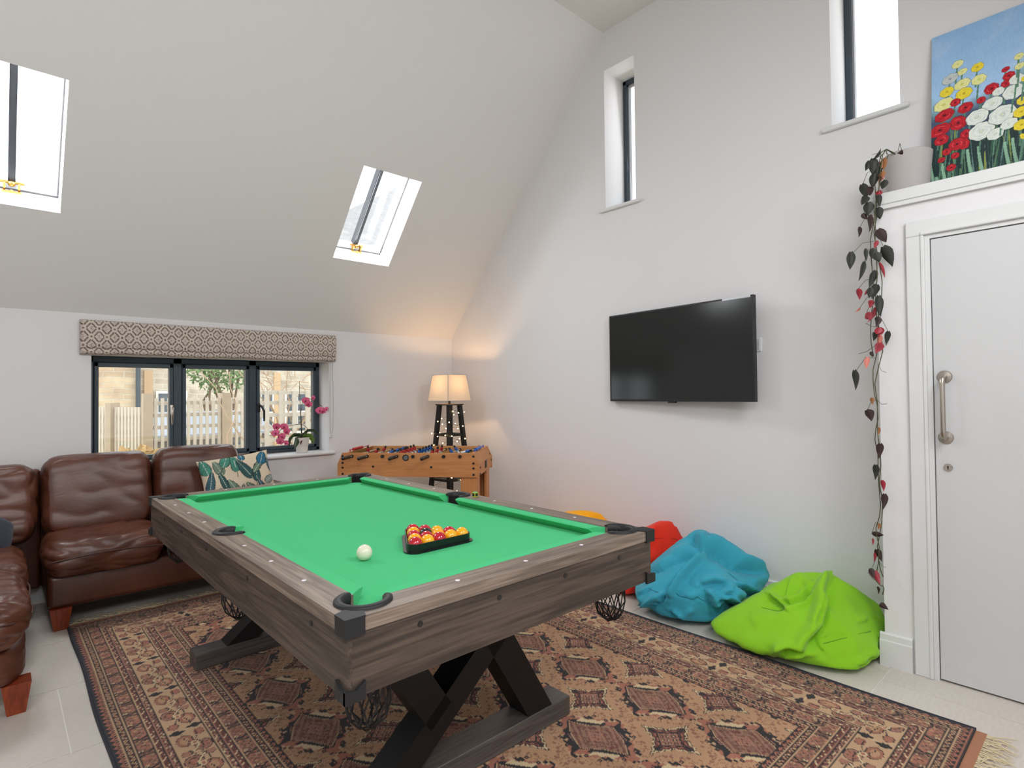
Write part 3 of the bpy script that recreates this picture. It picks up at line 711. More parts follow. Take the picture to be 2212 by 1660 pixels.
    def essband(lo, hi):
        B = band(lo, hi); put(B, 'maroon'); k = (b-lo)/(hi-lo); P = .027; ss = (s % P)/P
        put(B & (np.abs(ss-.5-.28*np.sin((k-.5)*6.0)) < .14) & (k > .1) & (k < .9), 'cream'); put(B & (np.abs(ss-.5-.28*np.sin((k-.5)*6.0)) < .05) & (k > .2) & (k < .8), 'dark')
    def scroll(lo, hi):
        B = band(lo, hi); put(B, 'rose'); k = (b-lo)/(hi-lo); ss = (s % .024)/.024
        put(B & (np.abs(k-.5-.34*np.sin(ss*2*PI)) < .16), 'dark'); put(B & (np.abs(k-.5-.34*np.sin(ss*2*PI+2.2)) < .10), 'maroon'); put(B & (hash2(np.floor(s/.012), np.floor(k*3), 9) > .84), 'cream')
    put(b < .470, 'dark'); put(b < .464, 'salmon')
    zigzag(.440, .464, 'salmon', True); guard(.414, .436); flowers(.356, .410, .03); essband(.330, .352); scroll(.306, .326)
    B = band(.180, .302); put(B, 'tan')
    P = .390; ss = ((s+.06) % P)/P; k = (b-.180)/.122; Lm = (ss-.5)*P; Wm = (k-.5)*.122        # metres along / across
    for sg in (1, -1):
        # salmon palmettes and cream hooks around the dark leaves
        for (l0, w0, rl, rw, c) in ((.085, .022, .038, .026, 'salmon'), (.085, .022, .026, .016, 'camel'), (.150, -.026, .036, .028, 'rose'), (.150, -.026, .02, .014, 'salmon'), (.045, -.034, .022, .017, 'salmon'), (.182, .036, .02, .016, 'rose')):
            e = ((sg*Lm-l0)/rl)**2+((sg*Wm-w0)/rw)**2
            if c in ('salmon', 'rose'): put(B & (e < 1.25), 'dark')
            put(B & (e < 1), c)
            put(B & (np.abs(e-.55) < .09) & (c != 'camel'), 'mid')
        e = np.abs(sg*Wm-.020*np.sin(sg*Lm*38)-.004); put(B & (e < .0062) & (sg*Lm > .11) & (sg*Lm < .185), 'dark'); put(B & (e < .0042) & (sg*Lm > .112) & (sg*Lm < .183), 'cream')
        put(B & (((sg*Lm-.118)/.016)**2+((sg*Wm+.004)/.012)**2 < 1), 'cream'); put(B & (((sg*Lm-.118)/.009)**2+((sg*Wm+.004)/.006)**2 < 1), 'salmon')
        # dark serrated leaf pair
        ax = (Wm*sg-.034); ay = Lm-sg*.010
        lf = np.abs(ay)/.021 + np.abs(ax)/.036 + .25*tri(ax/.017)
        put(B & (lf < 1.0), 'dark')
    put(B & (np.abs(Lm) < .0022) & (np.abs(Wm) < .014), 'cream')
    put(B & (np.abs(np.abs(Wm)-.010-.014*np.abs(np.sin(Lm*32))) < .0018) & (np.abs(Lm) > .03), 'dark')
    scroll(.156, .176); essband(.130, .152); flowers(.072, .126, .0); guard(.045, .067); zigzag(.014, .040, 'salmon')
    for c0 in (.042, .070, .128, .154, .178, .304, .328, .354, .412, .438): stripe(c0, .0026, 'rose' if c0 in (.154, .328) else 'tan')
    put((b < .014) & side, 'navy'); put((b < .006) & ~side, 'dark')
    # abrash and wear
    ab = 1+.05*np.sin(Y*7.3+X*1.2)+.04*np.sin(Y*17+2*X)+.10*(RNG.random(X.shape)-.5)
    col *= ab[..., None]; np.clip(col, 0, 1, out=col)
    n_, m_ = X.shape
    Z = RZ + .0006*np.sin(X*9+Y*5)
    wob = .004*np.sin(Y*6)*np.exp(-dx/.05)
    P = np.stack([X+wob, Y, Z], -1).reshape(-1, 3)
    i = np.arange((n_-1)*(m_-1)); a_ = (i//(m_-1))*m_ + i % (m_-1)
    F = np.stack([a_, a_+m_, a_+m_+1, a_+1], 1)
    me = bpy.data.meshes.new('pile'); me.vertices.add(len(P)); me.vertices.foreach_set('co', (P-np.array([cxr, 2.25, 0])).astype(np.float32).ravel())
    me.loops.add(F.size); me.loops.foreach_set('vertex_index', F.astype(np.int32).ravel())
    me.polygons.add(len(F)); me.polygons.foreach_set('loop_start', np.arange(0, F.size, 4, dtype=np.int32))
    me.update(calc_edges=True); me.validate()
    ca = me.color_attributes.new('Col', 'FLOAT_COLOR', 'POINT'); ca.data.foreach_set('color', np.c_[col.reshape(-1, 3), np.ones(len(P))].astype(np.float32).ravel())
    me.materials.append(vcol('wool_pile', .95, bump=.5, bscale=420, sheen=.15, spec=.15, fibre=.22))
    rg = thing('persian_rug', 'large worn red brown patterned rug under the pool table', 'rug', (cxr, 2.25, 0))
    o = bpy.data.objects.new('pile', me); C.objects.link(o); o.parent = rg
    MB().box(RX0+.003, RX1-.003, RY0+.002, RY1-.002, .0006, .0080).build('backing', nmat('rug_backing', (60, 50, 46), .95), rg)
    for x in (RX0, RX1):
        pts = [(x+.004*math.sin(y*6)*1, y, .0065) for y in np.linspace(RY0, RY1, 90)]
        MB().tube(pts, .006, 6).build('selvedge', nmat('navy_binding', (44, 46, 54), .9, bump=.3, bscale=300), rg)
    # woven end and knotted fringe
    M_web = nmat('woven_end', (168, 116, 88), .95, bump=.4, bscale=300); M_fr = nmat('cream_fringe', (206, 190, 156), .95)
    for nm, y0, sgn, Lf in (('near', RY0, -1, .105), ('far', RY1, 1, .105)):
        MB().box(RX0+.004, RX1-.004, *sorted((y0, y0+sgn*.034)), .0006, .0062).build('woven_end', M_web, rg)
        m = MB(); rr = random.Random(5 if sgn < 0 else 8)
        for k in range(330):
            x = RX0+.008+(RX1-RX0-.016)*k/329; ang = rr.gauss(0, .35); L = Lf*rr.uniform(.7, 1.1); p = [x, y0+sgn*.034]; pts = []
            for t in range(6):
                pts.append((p[0], p[1], .0045+.003*rr.random()+(.004 if t in (2, 3) else 0)*rr.random()))
                ang += rr.gauss(0, .35); p[0] += math.sin(ang)*L/5; p[1] += sgn*math.cos(ang)*L/5
            m.tube(pts, [.0022, .002, .0019, .0018, .0016, .0008], 4)
        f = m.build('fringe', M_fr, rg); f['kind'] = 'stuff'
rug()

# ================================================================ sofa and chaise, dark brown leather
def leather(name, col):
    m = bpy.data.materials.new(name); m.use_nodes = True; nt = m.node_tree; b = nt.nodes['Principled BSDF']
    tc = nt.nodes.new('ShaderNodeTexCoord')
    n = nt.nodes.new('ShaderNodeTexNoise'); n.inputs['Scale'].default_value = 5; n.inputs['Detail'].default_value = 6; nt.links.new(tc.outputs['Object'], n.inputs['Vector'])
    cr = nt.nodes.new('ShaderNodeValToRGB'); cr.color_ramp.elements[0].position = .3; cr.color_ramp.elements[1].position = .72
    cr.color_ramp.elements[0].color = (*[c*.72 for c in lin(col)], 1); cr.color_ramp.elements[1].color = (*[c*1.3 for c in lin(col)], 1)
    nt.links.new(n.outputs['Fac'], cr.inputs[0]); nt.links.new(cr.outputs[0], b.inputs['Base Color'])
    v = nt.nodes.new('ShaderNodeTexVoronoi'); v.inputs['Scale'].default_value = 330; nt.links.new(tc.outputs['Object'], v.inputs['Vector'])
    mp = nt.nodes.new('ShaderNodeMapping'); mp.inputs['Scale'].default_value = (5, 5, 14); nt.links.new(tc.outputs['Object'], mp.inputs[0])
    n2 = nt.nodes.new('ShaderNodeTexNoise'); n2.inputs['Scale'].default_value = 2; n2.inputs['Detail'].default_value = 3; n2.inputs['Distortion'].default_value = 1.2; nt.links.new(mp.outputs[0], n2.inputs['Vector'])
    b1 = nt.nodes.new('ShaderNodeBump'); b1.inputs['Strength'].default_value = .12; b1.inputs['Distance'].default_value = .002; nt.links.new(v.outputs['Distance'], b1.inputs['Height'])
    b2 = nt.nodes.new('ShaderNodeBump'); b2.inputs['Strength'].default_value = .07; b2.inputs['Distance'].default_value = .012; nt.links.new(n2.outputs['Fac'], b2.inputs['Height'])
    nt.links.new(b2.outputs[0], b1.inputs['Normal']); nt.links.new(b1.outputs[0], b.inputs['Normal'])
    b.inputs['Roughness'].default_value = .33; b.inputs['Specular IOR Level'].default_value = .55
    return m
M_lea = leather('brown_leather', (86, 48, 34)); M_ft = wood('reddish_foot', (92, 34, 16), (146, 62, 30), 'z', 1, .35)
M_stitch = nmat('leather_piping', (64, 34, 26), .5)
def wrinkle(seed, amp, sc=(2, 2, 2), ridged=True):
    def fn(u):
        p = Vector((u.x*sc[0]+seed, u.y*sc[1]+seed*1.7, u.z*sc[2]-seed))
        a = noise.noise(p) + .5*noise.noise(p*2.1)
        q = (1-abs(noise.noise(p*1.6+Vector((9, 3, 1)))))**4 if ridged else 0
        d = amp*(a*.45 - q*.8)
        return (u.x*d, u.y*d, u.z*d)
    return fn
def seat(name, parent, c, size, seed, amp=.02, ex=(7, 5, 2.6), n=26, sc=(1.4, 1.6, 1.2), rot=None, mat=None):
    return cushion(MB(), c, size, ex, n, wrinkle(seed, amp, sc), rot).build(name, mat or M_lea, parent, smooth=True)
def seam(parent, pts, r=.0035, name='piping'):
    return MB().tube(pts, r, 6).build(name, M_stitch, parent, smooth=True)
def foot(parent, x, y, h=.125, s=.05):
    m = MB(); a, b = s*.62, s
    m.add([(x-a, y-a, .0005), (x+a, y-a, .0005), (x+a, y+a, .0005), (x-a, y+a, .0005), (x-b, y-b, h), (x+b, y-b, h), (x+b, y+b, h), (x-b, y+b, h)], [(3, 2, 1, 0), (4, 5, 6, 7), (0, 1, 5, 4), (1, 2, 6, 5), (2, 3, 7, 6), (3, 0, 4, 7)])
    return m.build('foot', M_ft, parent)
so = thing('leather_sofa', 'dark brown leather sofa under the garden window behind the pool table', 'sofa', (.93, 4.36, 0))
MB().rbox(.215, 1.70, 4.07, 4.685, .12, .31, .03, 4).build('base', M_lea, so, smooth=True)
for x, y in ((.275, 4.105), (1.64, 4.13), (.275, 4.63), (1.64, 4.63)): foot(so, x, y)
seat('seat_cushion', so, (.488, 4.25, .405), (.60, .56, .225), 3.1, .011)
seat('seat_cushion', so, (1.095, 4.25, .405), (.60, .56, .225), 7.7, .011)
seam(so, [(x, 3.970+.004*math.sin(x*9), .405+.020*math.sin((x-.2)*5.2)) for x in np.linspace(.215, .765, 24)])
RB = Matrix.Rotation(math.radians(-9), 3, 'X')
seat('back_cushion', so, (.492, 4.50, .70), (.585, .25, .50), 1.3, .008, (8, 2.6, 6), 34, (.8, .8, 1.2), RB)
seat('back_cushion', so, (1.065, 4.51, .705), (.56, .25, .51), 5.9, .008, (8, 2.6, 6), 34, (.8, .8, 1.2), RB)
MB().rbox(.2103, 1.46, 4.60, 4.69, .12, .86, .02, 4).build('back_frame', M_lea, so, smooth=True)
m = cushion(MB(), (1.57, 4.36, .45), (.26, .66, .40), (3.6, 6, 3.0), 22, wrinkle(2.2, .014)); m.build('arm', M_lea, so, smooth=True)
ch = thing('leather_chaise', 'dark brown leather chaise unit at the left end of the sofa', 'chaise', (-.30, 3.85, 0))
cushion(MB(), (-.32, 3.87, .205), (.85, 1.60, .20), (9, 12, 4.5), 22, wrinkle(4.4, .008)).build('base', M_lea, ch, smooth=True)
for x, y in ((.068, 3.155), (.06, 4.6), (-.70, 3.155), (-.70, 4.6)): foot(ch, x, y, .13, .048)
seat('seat_cushion', ch, (-.315, 3.335, .395), (.87, .66, .235), 8.2, .014, (8, 6, 2.8), 30, (1.4, 3.0, 1.2))
seat('seat_cushion', ch, (-.315, 3.985, .395), (.89, .68, .235), 6.3, .011, (8, 6, 2.8), 28, (1.4, 2.2, 1.2))
seam(ch, [(.118-.003*math.sin(y*23), y, .412+.012*math.sin(y*13)) for y in np.linspace(3.06, 3.60, 30)])
seam(ch, [(x, 3.008, .41) for x in np.linspace(-.68, .06, 16)])
seat('back_cushion', ch, (-.13, 4.48, .675), (.645, .27, .48), 9.4, .012, (9, 2.6, 6), 34, (1.0, .9, 1.5), RB)
seat('back_cushion', ch, (-.60, 4.48, .675), (.32, .27, .48), 3.4, .016, (6, 2.8, 4.2), 18, (2, 1.2, 2.6), RB)
MB().rbox(-.74, .2097, 4.60, 4.69, .12, .86, .02, 4).build('back_frame', M_lea, ch, smooth=True)
# navy scatter cushion lying against the chaise back
nv = MB(); cushion(nv, (-.125, 4.185, .56), (.40, .14, .27), (2.9, 2.1, 2.9), 22, lambda u: ((.06*u.x*max(0, abs(u.x*u.z)-.35)), 0, .05*u.z*max(0, abs(u.x*u.z)-.35)), Matrix.Rotation(math.radians(10), 3, 'Y') @ Matrix.Rotation(math.radians(-38), 3, 'X'))
tag(nv.build('scatter_cushion', nmat('navy_cloth', (38, 44, 56), .95, bump=.3, bscale=400, sheen=.2), smooth=True), 'dark navy blue cushion lying on the leather chaise', 'cushion')
# leaf print cushion
def leaf_cushion():
    m = MB(); hw, hh = .235, .148
    bm = bmesh.new(); bmesh.ops.create_grid(bm, x_segments=120, y_segments=80, size=1)
    pts = np.array([v.co[:2] for v in bm.verts]); faces = [tuple(v.index for v in f.verts) for f in bm.faces]; bm.free()
    u, v = pts[:, 0], pts[:, 1]
    pin = 1-.09*(1-u**2)*np.abs(v)**3; pin2 = 1-.06*(1-v**2)*np.abs(u)**3
    x = u*hw*pin2; z = v*hh*pin
    th = .075*np.maximum(0, (1-u**4)*(1-v**4))**.55
    th = th + .006*np.sin(u*5+v*3)*np.exp(-((u)**2+(v)**2))
    cream = np.array(lin((206, 190, 166)))
    col = np.tile(cream, (len(u), 1))*(.94+.1*hash2(np.floor(x*260), np.floor(z*260)))[:, None]
    LV = [(-.20, .085, .034, .062, -.2, 0), (-.185, -.03, .028, .075, .25, 1), (-.125, .06, .034, .058, -.35, 2), (-.11, -.045, .026, .078, -.25, 3), (-.07, .105, .036, .055, .5, 0), (-.055, -.085, .03, .06, -.5, 2), (-.02, .075, .034, .066, -.05, 0), (.035, .02, .038, .085, -.5, 3), (.035, .115, .026, .034, .1, 4), (.105, -.02, .030, .066, .1, 3), (.06, -.115, .024, .05, -.7, 2), (.145, .045, .026, .086, .75, 2), (.17, .085, .04, .055, .45, 4), (.215, .03, .024, .062, -.25, 1), (-.21, -.12, .03, .05, .9, 1), (.19, -.075, .028, .045, .9, 5), (.125, -.11, .02, .045, -.4, 1), (-.145, -.125, .022, .05, .2, 4), (.0, -.13, .02, .05, .2, 3)]
    cols = [(70, 128, 112), (62, 92, 104), (104, 124, 106), (52, 84, 84), (46, 100, 124), (132, 142, 136)]
    for (cx, cz, rw, rl, a, k) in LV:
        dx, dz = x-cx, z-cz; l = dx*math.sin(a)+dz*math.cos(a); w_ = dx*math.cos(a)-dz*math.sin(a)
        wid = rw*.88*np.sqrt(np.maximum(0, 1-(l/rl)**2))*(1-.35*l/rl)
        ins = (np.abs(l) < rl) & (np.abs(w_) < wid)
        c = np.array(lin(cols[k]))
        shade = (.75+.5*hash2(np.floor(l*180), np.floor(w_*120), k))[:, None]
        col[ins] = (c*shade)[ins]
        col[ins & (np.abs(w_) > wid-.0036)] = lin((34, 38, 38)); col[ins & (np.abs(w_) < .0013)] = lin((190, 200, 186))
        st = (np.abs(w_) < .0016) & (l < -rl) & (l > -rl-.035); col[st] = lin((50, 52, 44))
    R = Matrix.Rotation(math.radians(-6), 3, 'Y') @ Matrix.Rotation(math.radians(-22), 3, 'X')
    ctr = Vector((1.255, 4.245, .748))
    n = len(u); vs = []
    for sgn in (-1, 1):
        for i in range(n): vs.append(R @ Vector((x[i], sgn*th[i], z[i])) + ctr)
    m.add(vs, faces + [tuple(q+n for q in f[::-1]) for f in faces])
    m.col = np.r_[col, np.tile(cream*.9, (n, 1))]
    o = m.build('leaf_cushion', vcol('printed_linen', .95, bump=.25, bscale=500), smooth=True, fix=False)
    tag(o, 'cream cushion printed with green and teal leaves on the sofa', 'cushion')
leaf_cushion()

# ================================================================ roman blind
def blind():
    x0, x1 = .412, 2.199
    prof = [(.0, 1.827), (-.035, 1.8275), (-.055, 1.822), (-.064, 1.806), (-.068, 1.76), (-.069, 1.70), (-.067, 1.66), (-.062, 1.643), (-.050, 1.637), (-.056, 1.630), (-.060, 1.620), (-.057, 1.608), (-.046, 1.600), (-.025, 1.598), (0, 1.600)]
    # resample finely
    P = np.array(prof); d = np.r_[0, np.cumsum(np.hypot(*np.diff(P, axis=0).T))]; t = np.arange(0, d[-1], .004)
    py = np.interp(t, d, P[:, 0]); pz = np.interp(t, d, P[:, 1]); xs = np.linspace(x0, x1, 448)
    X, T = np.meshgrid(xs, t, indexing='ij'); Yp = np.interp(T, d, P[:, 0]); Zp = np.interp(T, d, P[:, 1])
    endk = np.minimum(1, np.minimum(X-x0, x1-X)/.02); Yp = Yp*(.55+.45*np.sqrt(np.maximum(endk, 0)))
    Zp = Zp + np.where(Zp < 1.66, .0035*np.sin(X*9+1)+.002*np.sin(X*31), 0)
    G3 = np.stack([X, YW-.003+Yp, Zp], -1)
    u, v = X/.0853, T/.112
    fp, fq = (u+v) % 1-.5, (u-v) % 1-.5
    dd = np.maximum(np.abs(fp), np.abs(fq)); mn = np.minimum(np.abs(fp), np.abs(fq))
    taupe = np.array(lin((112, 98, 88))); light = np.array(lin((203, 190, 180)))
    col = np.tile(light, X.shape+(1,))
    ring = (dd < .41) & (dd > .275) & (mn < .285); col[ring] = taupe
    rr = np.hypot(fp, fq); an = np.arctan2(fq, fp)
    col[(np.abs(rr-.165) < .026) & (np.cos(an*8) > .2)] = taupe
    col[rr < .055] = lin((98, 84, 78))
    col[(np.abs(fp) > .5-.085) & (np.abs(fq) > .5-.085)] = taupe*.9
    r = thing('roman_blind', 'taupe and cream patterned roman blind pulled up above the garden window', 'blind', ((x0+x1)/2, YW, 1.60))
    m = MB().grid(G3); m.col = col.reshape(-1, 3); m.build('blind_fabric', vcol('printed_cotton', .95, bump=.2, bscale=600), r, smooth=True)
    e = MB()
    M_bl = nmat('blind_lining', (178, 166, 156), .95)
    for i in (0, -1): MB().add([tuple(p) for p in G3[i]], [tuple(range(G3.shape[1]))]).build('blind_end', M_bl, r)
    MB().box(x0+.02, x1-.02, YW-.03, YW-.004, 1.79, 1.82).build('headrail', M_trim, r)
    xl = 2.150
    pts = [(xl, YW-.028, 1.63), (xl-.001, YW-.026, 1.2), (xl+.002, YW-.024, 1.0), (xl+.008, YW-.024, .972), (xl+.017, YW-.024, .972), (xl+.024, YW-.024, 1.0), (xl+.030, YW-.024, 1.2), (xl+.022, YW-.028, 1.63)]
    MB().tube(pts, .0016, 6).build('pull_cord', nmat('grey_cord', (148, 142, 138), .7), r)
    c = MB(); c.rbox(xl+.002, xl+.022, YW-.022, YW-.001, .938, .968, .004, 2); c.cyl((xl+.012, YW-.02, .972), (xl+.012, YW-.03, .972), .005, n=10)
    c.build('cord_cleat', M_trim, r)
blind()

# ================================================================ bean bags
BAGS = {"blue":{"pts":[[3.123,1.8,0.477],[3.196,1.774,0.466],[3.3,1.707,0.416],[3.35,1.596,0.344],[3.378,1.517,0.267],[3.339,1.446,0.232],[3.273,1.426,0.193],[3.16,1.435,0.137],[3.323,1.54,0.03],[3.047,1.55,0.03],[2.861,1.632,0.03],[2.798,1.706,0.03],[2.771,1.831,0.03],[2.79,1.956,0.04],[2.744,1.963,0.1],[2.916,2.106,0.091],[2.961,2.132,0.133],[3.014,2.082,0.196],[3.071,1.96,0.326],[3.095,1.867,0.423],[3.005,1.693,0.387],[2.989,1.601,0.331],[2.826,1.779,0.229],[2.79,1.623,0.196],[2.934,1.45,0.224],[2.837,1.906,0.155],[3.43,1.55,0.1],[3.43,2.2,0.1],[3.43,1.9,0.3],[3.43,1.6,0.02],[3.43,2.2,0.02]],"folds":[[[[3.003,1.694,0.385],[2.909,1.735,0.303],[2.814,1.771,0.213],[2.775,1.787,0.16]],0.022,-0.035],[[[2.998,1.684,0.378],[2.918,1.713,0.31],[2.825,1.75,0.228]],0.02,0.012],[[[3.006,1.717,0.386],[2.966,1.787,0.347],[2.901,1.893,0.257],[2.915,2.02,0.182]],0.05,-0.012],[[[2.774,1.787,0.159],[2.761,1.867,0.084],[2.87,1.987,0.038]],0.016,-0.03],[[[2.768,1.79,0.139],[2.762,1.873,0.062]],0.03,0.015],[[[3.01,1.696,0.39],[3.059,1.769,0.426],[3.096,1.775,0.457]],0.02,-0.022],[[[3.019,1.701,0.395],[3.084,1.732,0.428],[3.176,1.744,0.444]],0.03,0.012],[[[3.018,1.691,0.389],[3.098,1.636,0.363],[3.145,1.543,0.298],[3.324,1.447,0.233]],0.035,-0.03],[[[3.066,1.708,0.41],[3.157,1.644,0.371],[3.222,1.545,0.302],[3.316,1.469,0.249]],0.035,0.014],[[[2.99,1.476,0.245],[3.039,1.443,0.216],[3.148,1.438,0.139]],0.014,-0.03],[[[2.898,1.518,0.169],[2.919,1.492,0.178],[3.052,1.501,0.097],[3.105,1.464,0.123]],0.013,-0.03],[[[2.901,1.499,0.201],[2.945,1.471,0.239]],0.012,-0.018],[[[2.91,1.486,0.205],[2.951,1.45,0.216],[3.017,1.45,0.184]],0.05,0.035],[[[3.143,1.454,0.233],[3.248,1.452,0.234],[3.324,1.444,0.227]],0.03,0.02],[[[2.856,1.591,0.231],[2.852,1.56,0.185],[2.89,1.556,0.114],[2.925,1.52,0.138]],0.018,-0.02],[[[2.859,1.605,0.239],[2.908,1.559,0.254],[2.938,1.5,0.25]],0.025,-0.016],[[[2.797,1.698,0.048],[2.805,1.664,0.092],[2.817,1.636,0.116]],0.02,0.014],[[[2.781,1.754,0.069],[2.797,1.7,0.044]],0.018,-0.012],[[[2.772,1.968,0.117],[2.78,1.928,0.142],[2.801,1.907,0.167]],0.014,-0.012],[[[2.795,1.76,0.189],[2.782,1.68,0.18],[2.802,1.626,0.165],[2.819,1.597,0.186],[2.872,1.559,0.145]],0.006,-0.007],[[[2.917,2.058,0.156],[2.803,1.909,0.168],[2.778,1.796,0.163]],0.006,-0.007],[[[3.038,1.541,0.293],[3.053,1.507,0.269],[3.047,1.479,0.249]],0.006,-0.006],[[[2.866,1.626,0.034],[2.984,1.561,0.052],[3.142,1.512,0.064]],0.03,0.01]]},"green":{"pts":[[3.094,1.192,0.363],[3.163,1.129,0.36],[3.233,1.066,0.35],[3.3,0.966,0.28],[3.359,0.886,0.207],[3.333,0.857,0.158],[3.29,0.843,0.102],[3.103,0.815,0.08],[3.022,0.817,0.03],[2.891,0.843,0.02],[2.832,0.905,0.02],[2.78,1.012,0.02],[2.741,1.166,0.03],[2.702,1.288,0.03],[2.722,1.389,0.04],[2.722,1.476,0.04],[2.749,1.532,0.08],[2.894,1.449,0.125],[3.115,1.352,0.249],[3.094,1.261,0.318],[2.803,1.301,0.141],[2.822,1.134,0.185],[2.949,1.015,0.269],[2.949,0.883,0.139],[2.72,1.095,0.1],[3.43,1.35,0.1],[3.43,0.95,0.1],[3.43,1.35,0.02],[3.4,0.9,0.02],[3.0,1.62,0.03]],"folds":[[[[3.108,1.045,0.315],[2.949,0.995,0.249],[2.891,0.997,0.188],[2.802,1.03,0.125],[2.767,1.037,0.092]],0.028,-0.055],[[[3.143,1.063,0.33],[3.001,1.045,0.292],[2.9,1.027,0.228],[2.862,1.03,0.19]],0.018,-0.03],[[[3.177,1.061,0.336],[3.154,1.066,0.333],[2.983,1.084,0.291],[2.922,1.129,0.25],[2.869,1.184,0.21]],0.022,0.022],[[[3.17,1.054,0.332],[3.195,1.013,0.302],[3.257,0.954,0.261]],0.025,0.016],[[[3.012,1.004,0.269],[2.935,0.983,0.222],[2.877,0.992,0.168],[2.829,1.004,0.129]],0.025,0.018],[[[2.948,1.29,0.249],[2.914,1.23,0.234],[2.884,1.175,0.222]],0.014,-0.035],[[[2.921,1.217,0.241],[2.91,1.159,0.241],[2.949,1.118,0.268],[3.026,1.101,0.316]],0.018,-0.03],[[[2.93,1.219,0.247],[2.999,1.219,0.294],[3.049,1.221,0.328]],0.01,-0.01],[[[3.043,1.16,0.33],[3.018,1.121,0.313],[3.025,1.102,0.316]],0.03,-0.012],[[[2.882,1.294,0.203],[2.88,1.234,0.211],[2.879,1.177,0.218]],0.008,-0.012],[[[2.733,1.159,0.037],[2.722,1.112,0.1],[2.742,1.072,0.101],[2.766,1.037,0.09]],0.016,-0.03],[[[2.734,1.147,0.041],[2.746,1.053,0.085],[2.82,0.979,0.09]],0.016,0.02],[[[2.821,0.979,0.092],[2.812,0.999,0.103],[2.822,1.006,0.122]],0.014,-0.02],[[[2.741,1.153,0.113],[2.72,1.119,0.096]],0.02,0.015],[[[2.83,1.005,0.13],[2.931,0.918,0.154],[3.142,0.858,0.138]],0.006,-0.007],[[[3.17,0.888,0.179],[3.126,0.887,0.171],[3.059,0.903,0.177]],0.02,-0.012],[[[2.897,0.855,0.042],[2.976,0.837,0.055],[3.039,0.821,0.054]],0.014,-0.02],[[[2.802,1.319,0.146],[2.844,1.228,0.187],[2.868,1.068,0.212]],0.06,0.015],[[[2.721,1.356,0.059],[2.729,1.181,0.099],[2.775,1.075,0.14]],0.05,0.01],[[[3.298,0.941,0.254],[3.262,0.877,0.181],[3.347,0.886,0.028]],0.02,-0.01],[[[2.725,1.198,0.031],[2.868,1.313,0.026]],0.02,-0.01]]},"red":{"pts":[[3.27,2.112,0.465],[3.323,2.065,0.455],[3.357,1.995,0.363],[3.334,1.924,0.246],[3.132,2.377,0.32],[3.058,2.38,0.209],[2.931,2.177,0.02],[3.057,2.108,0.03],[3.055,2.136,0.362],[2.965,2.058,0.25],[3.168,2.071,0.458],[3.43,2.3,0.1],[3.43,2.5,0.1],[3.43,2.3,0.02],[3.43,2.5,0.02],[2.97,2.45,0.03],[3.05,2.5,0.2]],"folds":[[[[3.193,2.087,0.457],[3.102,2.063,0.381],[2.998,2.063,0.285]],0.02,-0.02],[[[3.312,2.042,0.424],[3.317,1.985,0.342]],0.02,-0.02],[[[3.066,2.108,0.365],[3.283,1.992,0.347]],0.008,-0.008],[[[3.007,2.07,0.296],[3.085,2.038,0.185]],0.025,-0.015]]},"yellow":{"pts":[[3.067,2.84,0.435],[3.163,2.753,0.447],[3.272,2.613,0.444],[3.287,2.546,0.362],[3.254,2.47,0.282],[3.023,2.95,0.374],[2.973,2.999,0.237],[3.034,2.6,0.41],[3.43,3.0,0.1],[3.43,3.4,0.1],[3.43,2.85,0.02],[3.43,3.45,0.02],[2.9,2.9,0.02],[2.85,3.3,0.02],[3.0,3.45,0.1],[2.9,3.1,0.2]],"folds":[[[[3.1,2.743,0.434],[3.176,2.591,0.412],[3.197,2.506,0.318]],0.02,-0.015],[[[3.253,2.611,0.441],[3.253,2.521,0.339]],0.015,-0.012]]}}
def cloth(name, col):
    return nmat(name, col, .88, bump=.22, bscale=650, var=.05, vscale=180, spec=.25, sheen=.12, detail=2)
